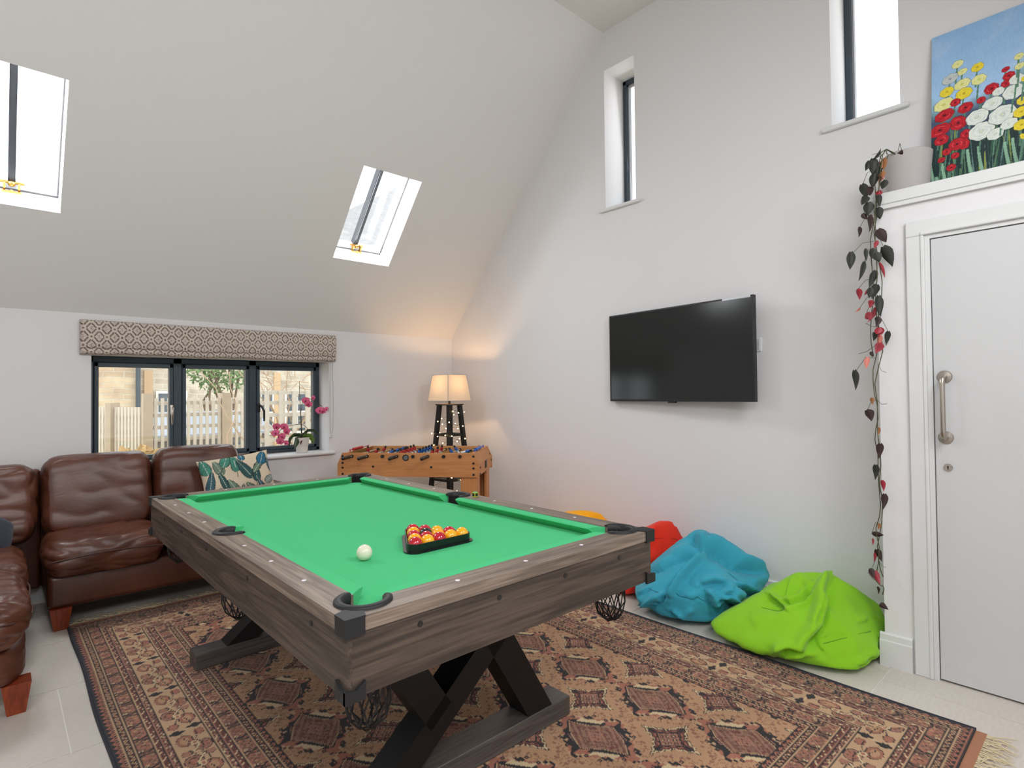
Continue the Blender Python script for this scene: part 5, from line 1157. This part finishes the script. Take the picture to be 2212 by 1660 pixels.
# ================================================================ trailing plant in a grey pot
def trailing():
    zs = ZS+.0745; pl = thing('trailing_plant', 'trailing plant with dark red green leaves in a grey pot on the shelf end', 'plant', (3.262, .712, zs))
    MB().lathe([(.055, .001), (.078, .001), (.084, .02), (.101, .193), (.102, .203), (.098, .206), (.094, .203), (.09, .18), (.02, .175)], (3.262, .712, zs), 40).build('pot', nmat('grey_stone_pot', (176, 170, 168), .8, bump=.12, bscale=380), pl, smooth=True, sharp=40)
    MB().lathe([(.0, .176), (.091, .182)], (3.262, .712, zs), 20, close=False).build('soil', nmat('potting_soil', (58, 44, 34), .95, bump=.8, bscale=80), pl)
    VX = 3.075
    M_st = nmat('vine_stem', (70, 74, 46), .6, var=.3, vscale=12)
    LM = {'g': nmat('dark_green_leaf', (34, 37, 28), .6, var=.2, vscale=30), 'd': nmat('dark_red_leaf', (48, 26, 24), .6, var=.25, vscale=30), 'r': nmat('crimson_leaf', (150, 32, 46), .5, var=.2, vscale=30), 'p': nmat('pink_leaf', (206, 122, 108), .5, var=.15, vscale=30), 'o': nmat('bronze_leaf', (148, 96, 56), .5, var=.25, vscale=30)}
    ST = [[(0.774, 2.411), (0.805, 2.276), (0.803, 2.098), (0.798, 1.921), (0.809, 1.746), (0.803, 1.569), (0.826, 1.395), (0.82, 1.284), (0.807, 1.164), (0.824, 1.064), (0.817, 0.933), (0.809, 0.76), (0.827, 0.648), (0.813, 0.563), (0.835, 0.406), (0.817, 0.384), (0.8, 0.371), (0.809, 0.304)], [(0.765, 2.397), (0.787, 2.227), (0.813, 2.057), (0.788, 1.875), (0.781, 1.742), (0.799, 1.613), (0.786, 1.48), (0.823, 1.328), (0.812, 1.131), (0.801, 1.022), (0.809, 0.869), (0.799, 0.783), (0.826, 0.56), (0.813, 0.454), (0.801, 0.392)], [(0.746, 2.402), (0.797, 2.186), (0.825, 2.015), (0.821, 1.836), (0.828, 1.66), (0.829, 1.527), (0.822, 1.394)]]
    rr = random.Random(3)
    for k, s in enumerate(ST):
        pts = [(3.20-.03*k, .735, zs+.19), (3.13, .765, zs+.215), (3.095, s[0][0]+.01, s[0][1]+.012)]
        for i in range(len(s)-1):
            for t in (0, .5): 
                y = s[i][0]+(s[i+1][0]-s[i][0])*t; z = s[i][1]+(s[i+1][1]-s[i][1])*t
                pts.append((VX+.012*math.sin(z*9+k*2)+(.006 if t else 0), y+(.004 if t else 0)*(-1)**i, z))
        MB().tube(pts, [.0026]*3+[.0022]*(len(pts)-3), 5).build('vine', M_st, pl, smooth=True)
    # side shoots
    m = MB()
    LVd = [(0.792,2.39,0.762,2.423,0.014,'g'),(0.821,2.391,0.834,2.341,0.017,'g'),(0.802,2.393,0.806,2.317,0.028,'g'),(0.781,2.365,0.799,2.293,0.028,'g'),(0.798,2.326,0.805,2.251,0.025,'g'),(0.767,2.377,0.772,2.34,0.018,'o'),(0.76,2.385,0.763,2.327,0.016,'o'),(0.782,2.316,0.788,2.274,0.023,'p'),(0.766,2.322,0.764,2.289,0.016,'o'),(0.759,2.282,0.767,2.236,0.021,'g'),(0.779,2.239,0.784,2.213,0.018,'r'),(0.852,2.284,0.834,2.21,0.026,'g'),(0.831,2.264,0.81,2.217,0.026,'d'),(0.851,2.228,0.851,2.181,0.033,'g'),(0.779,2.214,0.78,2.158,0.016,'g'),(0.825,2.191,0.828,2.126,0.03,'g'),(0.85,2.145,0.831,2.11,0.016,'d'),(0.821,2.129,0.823,2.047,0.018,'d'),(0.792,2.161,0.782,2.101,0.025,'g'),(0.868,2.082,0.868,2.031,0.016,'d'),(0.789,2.056,0.752,1.981,0.028,'d'),(0.795,2.003,0.805,1.967,0.012,'r'),(0.9,1.966,0.899,1.876,0.025,'g'),(0.839,1.971,0.836,1.907,0.012,'g'),(0.815,1.969,0.813,1.914,0.021,'g'),(0.796,1.944,0.781,1.895,0.025,'g'),(0.77,1.968,0.733,1.867,0.034,'g'),(0.788,1.896,0.764,1.819,0.011,'r'),(0.852,1.913,0.871,1.819,0.017,'g'),(0.805,1.863,0.833,1.783,0.021,'g'),(0.797,1.794,0.819,1.729,0.025,'g'),(0.823,1.784,0.824,1.73,0.019,'g'),(0.881,1.787,0.876,1.734,0.02,'r'),(0.835,1.778,0.855,1.753,0.009,'r'),(0.788,1.739,0.785,1.643,0.021,'g'),(0.822,1.724,0.825,1.686,0.017,'r'),(0.815,1.69,0.841,1.617,0.014,'r'),(0.875,1.695,0.9,1.678,0.007,'p'),(0.847,1.669,0.819,1.636,0.026,'r'),(0.8,1.645,0.805,1.613,0.018,'g'),(0.791,1.59,0.797,1.558,0.021,'r'),(0.689,2.395,0.712,2.397,0.013,'d'),(0.79,1.735,0.792,1.642,0.02,'g'),(0.823,1.722,0.828,1.689,0.016,'r'),(0.834,1.668,0.83,1.633,0.029,'r'),(0.799,1.643,0.804,1.593,0.019,'d'),(0.793,1.592,0.797,1.545,0.026,'r'),(0.815,1.572,0.819,1.53,0.019,'g'),(0.76,1.572,0.772,1.506,0.016,'g'),(0.793,1.558,0.809,1.491,0.019,'p'),(0.79,1.52,0.806,1.47,0.026,'r'),(0.835,1.48,0.817,1.453,0.013,'d'),(0.838,1.455,0.841,1.399,0.016,'p'),(0.896,1.394,0.89,1.297,0.021,'g'),(0.828,1.263,0.825,1.229,0.012,'o'),(0.852,1.203,0.825,1.152,0.031,'d'),(0.805,1.123,0.808,1.085,0.011,'o'),(0.797,1.048,0.804,0.976,0.02,'d'),(0.823,0.945,0.825,0.873,0.019,'g'),(0.795,0.876,0.789,0.826,0.014,'r'),(0.786,0.814,0.789,0.743,0.019,'d'),(0.806,0.677,0.809,0.648,0.01,'o'),(0.844,0.621,0.793,0.621,0.016,'d'),(0.837,0.601,0.836,0.567,0.007,'r'),(0.824,0.548,0.805,0.493,0.019,'d'),(0.835,0.529,0.837,0.487,0.01,'r'),(0.845,0.46,0.826,0.418,0.017,'d'),(0.829,0.451,0.802,0.398,0.017,'r'),(0.819,0.381,0.817,0.344,0.01,'d'),(0.814,0.298,0.783,0.276,0.017,'d')]
    for (ya, za, yb, zb_, w_, c) in LVd:
        if ya > .84 or ya < .775:
            yv = .81; zz = za+.035+.03*rr.random()
            if za < 2.38: m.tube([(VX, yv, zz), (VX-.006, (yv+ya)/2, zz-.012+.02*rr.random()), (VX-.004, ya, za)], .0011, 4)
    for (y0, z0, y1, z1) in ((.815, 1.51, .885, 1.475), (.815, .40, .865, .43), (.80, 1.60, .85, 1.62), (.806, 1.42, .77, 1.38), (.81, 1.25, .77, 1.235), (.82, .50, .79, .47)):
        m.tube([(VX, y0, z0), (VX-.01, (y0+y1)/2, (z0+z1)/2-.01), (VX-.004, y1, z1)], .0011, 4)
    m.tube([(3.2, .74, zs+.19), (3.13, .71, zs+.225), (3.088, .692, zs+.163)], .0012, 4)
    m.build('petiole', M_st, pl)
    for i, (ya, za, yb, zb_, w_, c) in enumerate(LVd):
        a = Vector((VX-.012+rr.uniform(-.022, .014), ya, za)); b = Vector((a.x+rr.uniform(-.02, .012), yb, zb_))
        if za > 2.394 and ya < .72: a.x = b.x = 3.085
        ax = (b-a); L = ax.length; ax.normalize(); sd = ax.cross(Vector((1, 0, 0))).normalized()
        yawv = rr.uniform(-.5, .5); sd = (sd*math.cos(yawv)+Vector((1, 0, 0))*math.sin(yawv)).normalized(); nm = sd.cross(ax)
        m = MB(); rows = [(0, .32, 0), (.10, .85, .0), (.25, 1, .01), (.45, .86, .02), (.68, .54, .02), (.88, .2, .0), (1, .0, -.03)]; W = w_*.80; fold = rr.uniform(.25, .8)
        vs = []
        for (t, ww, dz) in rows:
            mid = a+ax*(L*t)+nm*(dz*L*2)
            for sgn in (-1, -.5, 0, .5, 1):
                q = mid+sd*(sgn*W*ww)+nm*(abs(sgn)*W*ww*fold)
                if t == 0: q = q-ax*(L*.07*abs(sgn))
                vs.append(q)
        fs = [(r*5+j, r*5+j+1, r*5+6+j, r*5+5+j) for r in range(len(rows)-1) for j in range(4)]
        m.add(vs, fs).build('leaf', LM[c], pl, smooth=True, fix=False)
trailing()

# ================================================================ orchid on the window sill
def orchid():
    ox, oy, oz = 1.942, 4.805, .8185
    p = thing('potted_orchid', 'pink orchid in a small white pot on the garden window sill', 'orchid', (ox, oy, oz))
    MB().lathe([(.03, .0005), (.046, .0005), (.050, .06), (.054, .062), (.060, .124), (.061, .128), (.057, .129), (.053, .11), (.01, .105)], (ox, oy, oz), 36).build('pot', nmat('white_ceramic', (212, 206, 198), .6, bump=.25, bscale=160), p, smooth=True, sharp=35)
    MB().lathe([(0, .108), (.054, .112)], (ox, oy, oz), 18, close=False).build('bark', nmat('orchid_bark', (70, 44, 32), .95, bump=.8, bscale=90), p)
    M_ol = nmat('orchid_leaf', (48, 66, 42), .4, var=.2, vscale=20); M_ol2 = nmat('orchid_leaf_light', (84, 116, 40), .4)
    def strap(pts, wd, mat, tiltv):
        m = MB(); n = len(pts); vs = []
        for i, q in enumerate(pts):
            q = Vector(q); d = (Vector(pts[min(i+1, n-1)])-Vector(pts[max(i-1, 0)])).normalized(); s = d.cross(Vector(tiltv)).normalized(); t = i/(n-1); w_ = wd*math.sin(PI*min(1, .18+t*.86))**.7
            nn = s.cross(d)
            for a in (-1, -.5, 0, .5, 1): vs.append(q+s*(a*w_)+nn*(abs(a)*w_*.3))
        fs = [(r*5+j, r*5+j+1, r*5+6+j, r*5+5+j) for r in range(n-1) for j in range(4)]
        m.add(vs, fs).build('leaf', mat, p, smooth=True, fix=False)
    b = Vector((ox, oy, oz+.112))
    def L(*r): return [b+Vector(q) for q in r]
    strap(L((0, 0, 0), (-.03, -.01, .035), (-.075, -.02, .038), (-.11, -.03, .01), (-.125, -.035, -.035), (-.112, -.035, -.06)), .020, M_ol, (0, 1, .6))
    strap(L((0, 0, 0), (-.02, -.02, .018), (-.05, -.04, .005), (-.075, -.05, -.04), (-.085, -.05, -.085)), .026, M_ol, (.5, 1, .3))
    strap(L((0, 0, 0), (.02, .01, .04), (.06, .01, .07), (.105, 0, .07), (.135, -.01, .04), (.136, -.01, .018)), .016, M_ol, (0, 1, .6))
    strap(L((0, 0, 0), (.03, -.01, .025), (.06, -.02, .022), (.085, -.025, -.01), (.088, -.025, -.05)), .026, M_ol2, (.2, 1, .6))
    strap(L((0, 0, 0), (-.01, -.03, .02), (-.03, -.05, -.01), (-.035, -.055, -.045)), .016, nmat('brown_leaf', (96, 44, 36), .6), (.8, .6, .3))
    M_os = nmat('orchid_stem', (62, 58, 40), .5)
    st = [[b, b+Vector((-.006, 0, .10)), b+Vector((-.012, 0, .22)), b+Vector((-.016, 0, .34)), b+Vector((-.022, 0, .46))],
          [b, b+Vector((.002, .005, .10)), b+Vector((-.008, .005, .22)), b+Vector((.005, 0, .32)), b+Vector((.05, -.01, .355)), b+Vector((.10, -.015, .33)), b+Vector((.175, -.02, .275))],
          [b, b+Vector((.035, -.02, .05)), b+Vector((.035, -.025, .095)), b+Vector((.0, -.03, .125)), b+Vector((-.06, -.035, .13)), b+Vector((-.13, -.04, .122)), b+Vector((-.20, -.045, .09)), b+Vector((-.22, -.045, .03)), b+Vector((-.19, -.045, -.02))]]
    for s in st: MB().tube(s, .0024, 6).build('stem', M_os, p, smooth=True)
    MB().cyl(b+Vector((-.004, .004, 0)), b+Vector((-.02, .004, .50)), .0016, n=6).build('support_cane', nmat('dark_cane', (40, 32, 28), .7), p)
    M_p = nmat('pink_petal', (216, 92, 132), .6, var=.18, vscale=40); M_l = nmat('magenta_lip', (140, 20, 70), .5)
    bm_ = MB(); 
    for k in range(5):
        a = 2*PI*k/5+PI/2; big = k in (1, 4); rl, rw = (.034, .021) if big else (.031, .0135)
        d = Vector((math.cos(a), 0, math.sin(a))); s = Vector((-math.sin(a), 0, math.cos(a))); vs = []
        rows = [(0, .3), (.25, .8), (.5, 1), (.75, .85), (.93, .45), (1, .1)]
        for t, w_ in rows:
            for j in (-1, -.4, .4, 1): vs.append(d*(rl*t)+s*(j*rw*w_)+Vector((0, -.004-.006*math.sin(t*PI)*(1-abs(j)*.6)-(.0 if big else -.003), 0)))
        bm_.add(vs, [(r*4+j, r*4+j+1, r*4+5+j, r*4+4+j) for r in range(5) for j in range(3)])
    fo = None
    F_ = [(1.964, 4.775, 1.262, .2), (1.985, 4.768, 1.232, .5), (2.026, 4.76, 1.283, -.6), (2.076, 4.755, 1.175, .3), (2.104, 4.75, 1.172, -.2), (2.138, 4.748, 1.184, -.7), (1.775, 4.758, 1.046, .2), (1.710, 4.755, 1.052, .6), (1.700, 4.75, .998, .1), (1.752, 4.745, .968, -.1), (1.735, 4.742, .93, .2), (1.788, 4.745, .912, -.4), (1.795, 4.752, 1.008, -.3)]
    for i, (x, y, z, yw) in enumerate(F_):
        lc = Vector((x, y, z))-Vector((ox, oy, oz)); rot = (.25*math.sin(i*2.1), .4*math.sin(i*1.3), -.66+yw)
        sc = 1.0 if i not in (2, 5, 11) else .72
        if fo is None: fo = bm_.build('flower', M_p, p, local=True, smooth=True, fix=False); fo.location = lc; fo.rotation_euler = rot; o = fo; src = MB().ball((0, -.010, -.006), (.006, .008, .009), 8, 6).build('flower_lip', M_l, fo, local=True, smooth=True)
        else: o = inst(fo, lc, p, rot, (sc,)*3); inst(src, (0, 0, 0), o)
orchid()

# ================================================================ the garden outside the windows
M_ground = nmat('pale_gravel', (186, 170, 142), .95, bump=.6, bscale=60, var=.2, vscale=9)
struct(MB().box(-14, 3.5, YW+.35, 40, -.2, -.05).build('ground_garden', M_ground)); struct(MB().box(3.9, 26, -20, 40, -.2, -.06).build('ground_side', M_ground))
def stone(name, c1, c2, mortar):
    m = bpy.data.materials.new(name); m.use_nodes = True; nt = m.node_tree; b = nt.nodes['Principled BSDF']; b.inputs['Roughness'].default_value = .95
    tc = nt.nodes.new('ShaderNodeTexCoord'); mp = nt.nodes.new('ShaderNodeMapping'); mp.inputs['Rotation'].default_value = (PI/2, 0, 0); nt.links.new(tc.outputs['Object'], mp.inputs[0])
    nd = nt.nodes.new('ShaderNodeTexNoise'); nd.inputs['Scale'].default_value = 2.2; nt.links.new(mp.outputs[0], nd.inputs['Vector'])
    mx = nt.nodes.new('ShaderNodeMix'); mx.data_type = 'RGBA'; mx.blend_type = 'LINEAR_LIGHT'; mx.inputs[0].default_value = .05; nt.links.new(mp.outputs[0], mx.inputs[6]); nt.links.new(nd.outputs['Color'], mx.inputs[7])
    br = nt.nodes.new('ShaderNodeTexBrick'); br.inputs['Scale'].default_value = 1; br.inputs['Brick Width'].default_value = .34; br.inputs['Row Height'].default_value = .115; br.inputs['Mortar Size'].default_value = .012
    br.inputs['Color1'].default_value = L4(c1); br.inputs['Color2'].default_value = L4(c2); br.inputs['Mortar'].default_value = L4(mortar); br.inputs['Bias'].default_value = 0
    nt.links.new(mx.outputs[2], br.inputs['Vector'])
    n2 = nt.nodes.new('ShaderNodeTexNoise'); n2.inputs['Scale'].default_value = 3.5; n2.inputs['Detail'].default_value = 6; nt.links.new(tc.outputs['Object'], n2.inputs['Vector'])
    m2 = nt.nodes.new('ShaderNodeMix'); m2.data_type = 'RGBA'; m2.blend_type = 'OVERLAY'; m2.inputs[0].default_value = .6; nt.links.new(br.outputs['Color'], m2.inputs[6]); nt.links.new(n2.outputs['Fac'], m2.inputs[7])
    h = nt.nodes.new('ShaderNodeHueSaturation'); h.inputs['Saturation'].default_value = .8; nt.links.new(m2.outputs[2], h.inputs['Color']); nt.links.new(h.outputs[0], b.inputs['Base Color'])
    bp = nt.nodes.new('ShaderNodeBump'); bp.inputs['Strength'].default_value = .8; bp.inputs['Distance'].default_value = .05; nt.links.new(br.outputs['Fac'], bp.inputs['Height']); bp.invert = True; nt.links.new(bp.outputs[0], b.inputs['Normal'])
    return m
M_st1 = stone('honey_stone', (214, 184, 140), (192, 162, 122), (206, 190, 160)); M_st2 = stone('pale_stone', (206, 192, 168), (184, 168, 146), (210, 200, 182))
M_slate = nmat('grey_slate', (150, 154, 162), .7, bump=.4, bscale=30, var=.2, vscale=16, stretch=(1, 4, 4))
bd = thing('stone_barn', 'honey coloured stone barn beyond the garden fence with a black drainpipe', 'building', (4.5, 15.5, 0))
MB().box(-3.5, 2.195, 14.0, 17, -.05, 4.25).build('stone_wall', M_st1, bd)
MB().cyl((2.19, 13.93, .0), (2.19, 13.93, 4.5), .045, n=10).build('drainpipe', M_anth, bd)
m = MB(); m.add([(-3.8, 13.6, 4.2), (2.195, 13.6, 4.2), (2.195, 15.5, 5.5), (-3.8, 15.5, 5.5), (-3.8, 17.4, 4.2), (2.195, 17.4, 4.2)], [(0, 1, 2, 3), (3, 2, 5, 4)]); m.build('slate_roof', M_slate, bd)
MB().box(.95, 1.25, 13.97, 14.02, 1.76, 1.86).build('lintel', nmat('mossy_lintel', (150, 160, 112), .9), bd)
b2 = thing('stone_cottage', 'pale stone cottage with sash windows behind the bare climbing shrub', 'building', (6, 16, 0))
MB().box(2.25, 9.5, 14.6, 18, -.05, 4.2).build('stone_wall', M_st2, b2)
m = MB(); m.add([(2.24, 14.2, 4.1), (9.8, 14.2, 4.1), (9.8, 16.3, 6.4), (2.24, 16.3, 6.4), (2.24, 18.4, 4.1), (9.8, 18.4, 4.1)], [(0, 1, 2, 3), (3, 2, 5, 4)]); m.build('slate_roof', M_slate, b2)
M_wf = nmat('white_window_paint', (236, 234, 230), .5); M_wg = nmat('dark_window_glass', (70, 82, 92), .1)
for x in (2.62, 4.55, 5.45, 6.35):
    m = MB(); w_ = m.box(x, x+.62, 14.54, 14.62, .35, 1.45).build('window', M_wf, b2)
    for i in (0, 1):
        for j in (0, 1): MB().box(x+.05+i*.28, x+.29+i*.28, 14.52, 14.545, .41+j*.52, .87+j*.52).build('window_pane', M_wg, w_)
for x in (2.40, 5.18): MB().box(x, x+.16, 14.55, 14.6, 0, 1.9).build('quoin', nmat('orange_quoin', (206, 176, 140), .9), b2)
# neighbouring slate roof seen up through the rooflight
nb = thing('far_roof', 'pale grey slate roof seen up through the right rooflight', 'roof', (10, 22, 4))
q = [(5.3, 14, 5.2), (25, 14, 5.2), (25, 17, 9.98), (12.5, 17, 9.98)]; m = MB()
m.add(q+[(x, y+.05, z-.08) for x, y, z in q], [(0, 1, 2, 3), (7, 6, 5, 4), (0, 4, 5, 1), (1, 5, 6, 2), (2, 6, 7, 3), (3, 7, 4, 0)])
m.build('slate_slope', nmat('weathered_slate', (160, 158, 157), .85, bump=.6, bscale=9, var=.3, vscale=5, stretch=(1, 1, 3)), nb)
# fences
M_f = nmat('silvered_fence_wood', (204, 194, 178), .9, var=.12, vscale=14); M_fp = nmat('fence_post_wood', (178, 160, 136), .9, var=.15, vscale=14)
def fence(label, p0, p1, z0, z1, pitch, wd, posts, rails, nm='garden_fence'):
    p0 = Vector((*p0, 0)); p1 = Vector((*p1, 0)); d = (p1-p0); L = d.length; d.normalize(); a = math.atan2(d.y, d.x)
    f = thing(nm, label, 'fence', p0, a)
    n = int(L/pitch); s = None
    for i in range(n):
        x = pitch*(i+.5)
        if s is None: s = MB().box(-wd/2, wd/2, -.012, .012, z0, z1).build('slat', M_f, f, local=True); s.location = (x, 0, 0)
        else: inst(s, (x, 0, 0), f)
    for z in rails: MB().box(0, L, .012, .03, z-.02, z+.02).build('fence_rail', M_f, f, local=True)
    for x in posts: MB().box(x*L-.045, x*L+.045, -.05, .05, -.05, z1+.05).build('fence_post', M_fp, f, local=True)
    return f
fence('low weathered slat fence at the left of the garden', (.30, 8.95), (1.165, 7.06), .70, 1.20, .055, .030, (0, .38, .75), (.8, .95, 1.1))
fence('taller trellis fence in the middle of the garden window view', (1.165, 7.0), (2.35, 7.0), .10, 1.295, .062, .030, (0.015, .66), (.2, .33, .46, .59, .72, .85, .98, 1.11, 1.24))
fence('pale square trellis panel seen through the right window light', (1.99, 6.0), (2.75, 6.0), .10, 1.36, .142, .042, (), (.72, .85, .98, 1.107, 1.233, 1.34), 'trellis_panel')
sh = thing('garden_shed', 'grey slate roofed low shed behind the trellis fence', 'shed', (2.1, 9.5, 0))
MB().box(1.55, 3.1, 9.0, 10.4, -.05, .80).build('shed_wall', nmat('shed_boards', (120, 118, 112), .8), sh)
m = MB(); m.add([(1.45, 8.9, .78), (3.2, 8.9, .78), (3.2, 9.9, 1.08), (1.45, 9.9, 1.08), (1.45, 8.9, .74), (3.2, 8.9, .74), (3.2, 9.9, 1.04), (1.45, 9.9, 1.04)], [(0, 1, 2, 3), (7, 6, 5, 4), (0, 4, 5, 1), (1, 5, 6, 2), (2, 6, 7, 3), (3, 7, 4, 0)]); m.build('shed_roof', M_slate, sh)
for i in range(5): MB().box(1.75+i*.26, 1.93+i*.26, 8.97, 9.0, .35, .62).build('shed_window', M_wg, sh)
# mound of dry straw
m = MB(); cushion(m, (.93, 5.9, .30), (.84, .8, 1.17), (2.0, 2.0, 2.2), 26, wrinkle(3.3, .12, (5, 5, 2)))
cushion(m, (.50, 6.1, .2), (.8, .7, 1.16), (2, 2, 2), 16, wrinkle(7.3, .12, (5, 5, 2)))
tag(m.build('straw_mound', nmat('dry_straw', (206, 166, 112), .95, bump=1, bscale=40, stretch=(1, 1, 5), var=.3, vscale=40), smooth=True), 'rounded mound of dry straw just outside the garden window', 'straw')
# evergreen bush and bare climbing stems
def bush(name, label, c, r, n, mat, seed, leaf=.05):
    rr = random.Random(seed); t = thing(name, label, 'tree', (c[0], c[1], -.05)); m = MB()
    for k in range(n):
        while True:
            p = Vector((rr.uniform(-1, 1), rr.uniform(-1, 1), rr.uniform(-1, 1)))
            if p.length < 1: break
        q = Vector((c[0]+p.x*r[0], c[1]+p.y*r[1], c[2]+p.z*r[2])); d = Vector((rr.gauss(0, 1), rr.gauss(0, 1), rr.gauss(0, 1))).normalized(); s = d.orthogonal().normalized(); L = leaf*rr.uniform(.7, 1.3)
        m.add([q-d*L, q+s*L*.35, q+d*L, q-s*L*.35], [(0, 1, 2, 3)])
    f = m.build('foliage', mat, t, fix=False); f['kind'] = 'stuff'
    m = MB()
    for k in range(7): m.tube([(c[0]+rr.uniform(-.08, .08), c[1], -.05), (c[0]+rr.uniform(-.3, .3), c[1]+rr.uniform(-.2, .2), c[2]*.6), (c[0]+rr.uniform(-1, 1)*r[0]*.8, c[1]+rr.uniform(-1, 1)*r[1]*.6, c[2]+rr.uniform(-.2, .9)*r[2])], [.035, .022, .008], 5)
    m.build('trunk', nmat('bark_brown', (120, 100, 80), .9), t)
M_ev = nmat('evergreen_leaf', (112, 140, 82), .7, var=.35, vscale=6)
bush('evergreen_tree', 'green leafy tree above the trellis fence outside', (3.02, 11.2, 2.05), (.62, .6, .72), 1500, M_ev, 3, .06)
def climber():
    rr = random.Random(12); t = thing('climbing_shrub', 'bare twiggy climbing shrub growing on the trellis panel', 'shrub', (2.3, 6.1, -.05)); M_tw = nmat('bare_twig', (196, 168, 140), .9)
    for k in range(16):
        x = rr.uniform(1.95, 2.65); pts = [(x, 6.08, -.05)]; z = -.05; dx = rr.uniform(-.5, .5)
        while z < rr.uniform(1.4, 2.1):
            z += .16; x += dx*.16+rr.gauss(0, .03); dx += rr.gauss(0, .35); dx = max(-.9, min(.9, dx)); pts.append((x, 6.08+rr.uniform(-.04, .06), z))
        MB().tube(pts, [.011*(1-.7*i/len(pts)) for i in range(len(pts))], 5).build('stem', M_tw, t)
    m = MB()
    for k in range(60):
        x, z = rr.uniform(1.95, 2.7), rr.uniform(.6, 1.95); q = Vector((x, 6.05, z)); d = Vector((rr.gauss(0, 1), .2*rr.gauss(0, 1), rr.gauss(.4, 1))).normalized(); m.tube([q, q+d*.09, q+d*.16+Vector((rr.gauss(0, .03), 0, rr.gauss(0, .03)))], [.005, .0035, .002], 4)
    tw = m.build('twigs', M_tw, t); tw['kind'] = 'stuff'
climber()
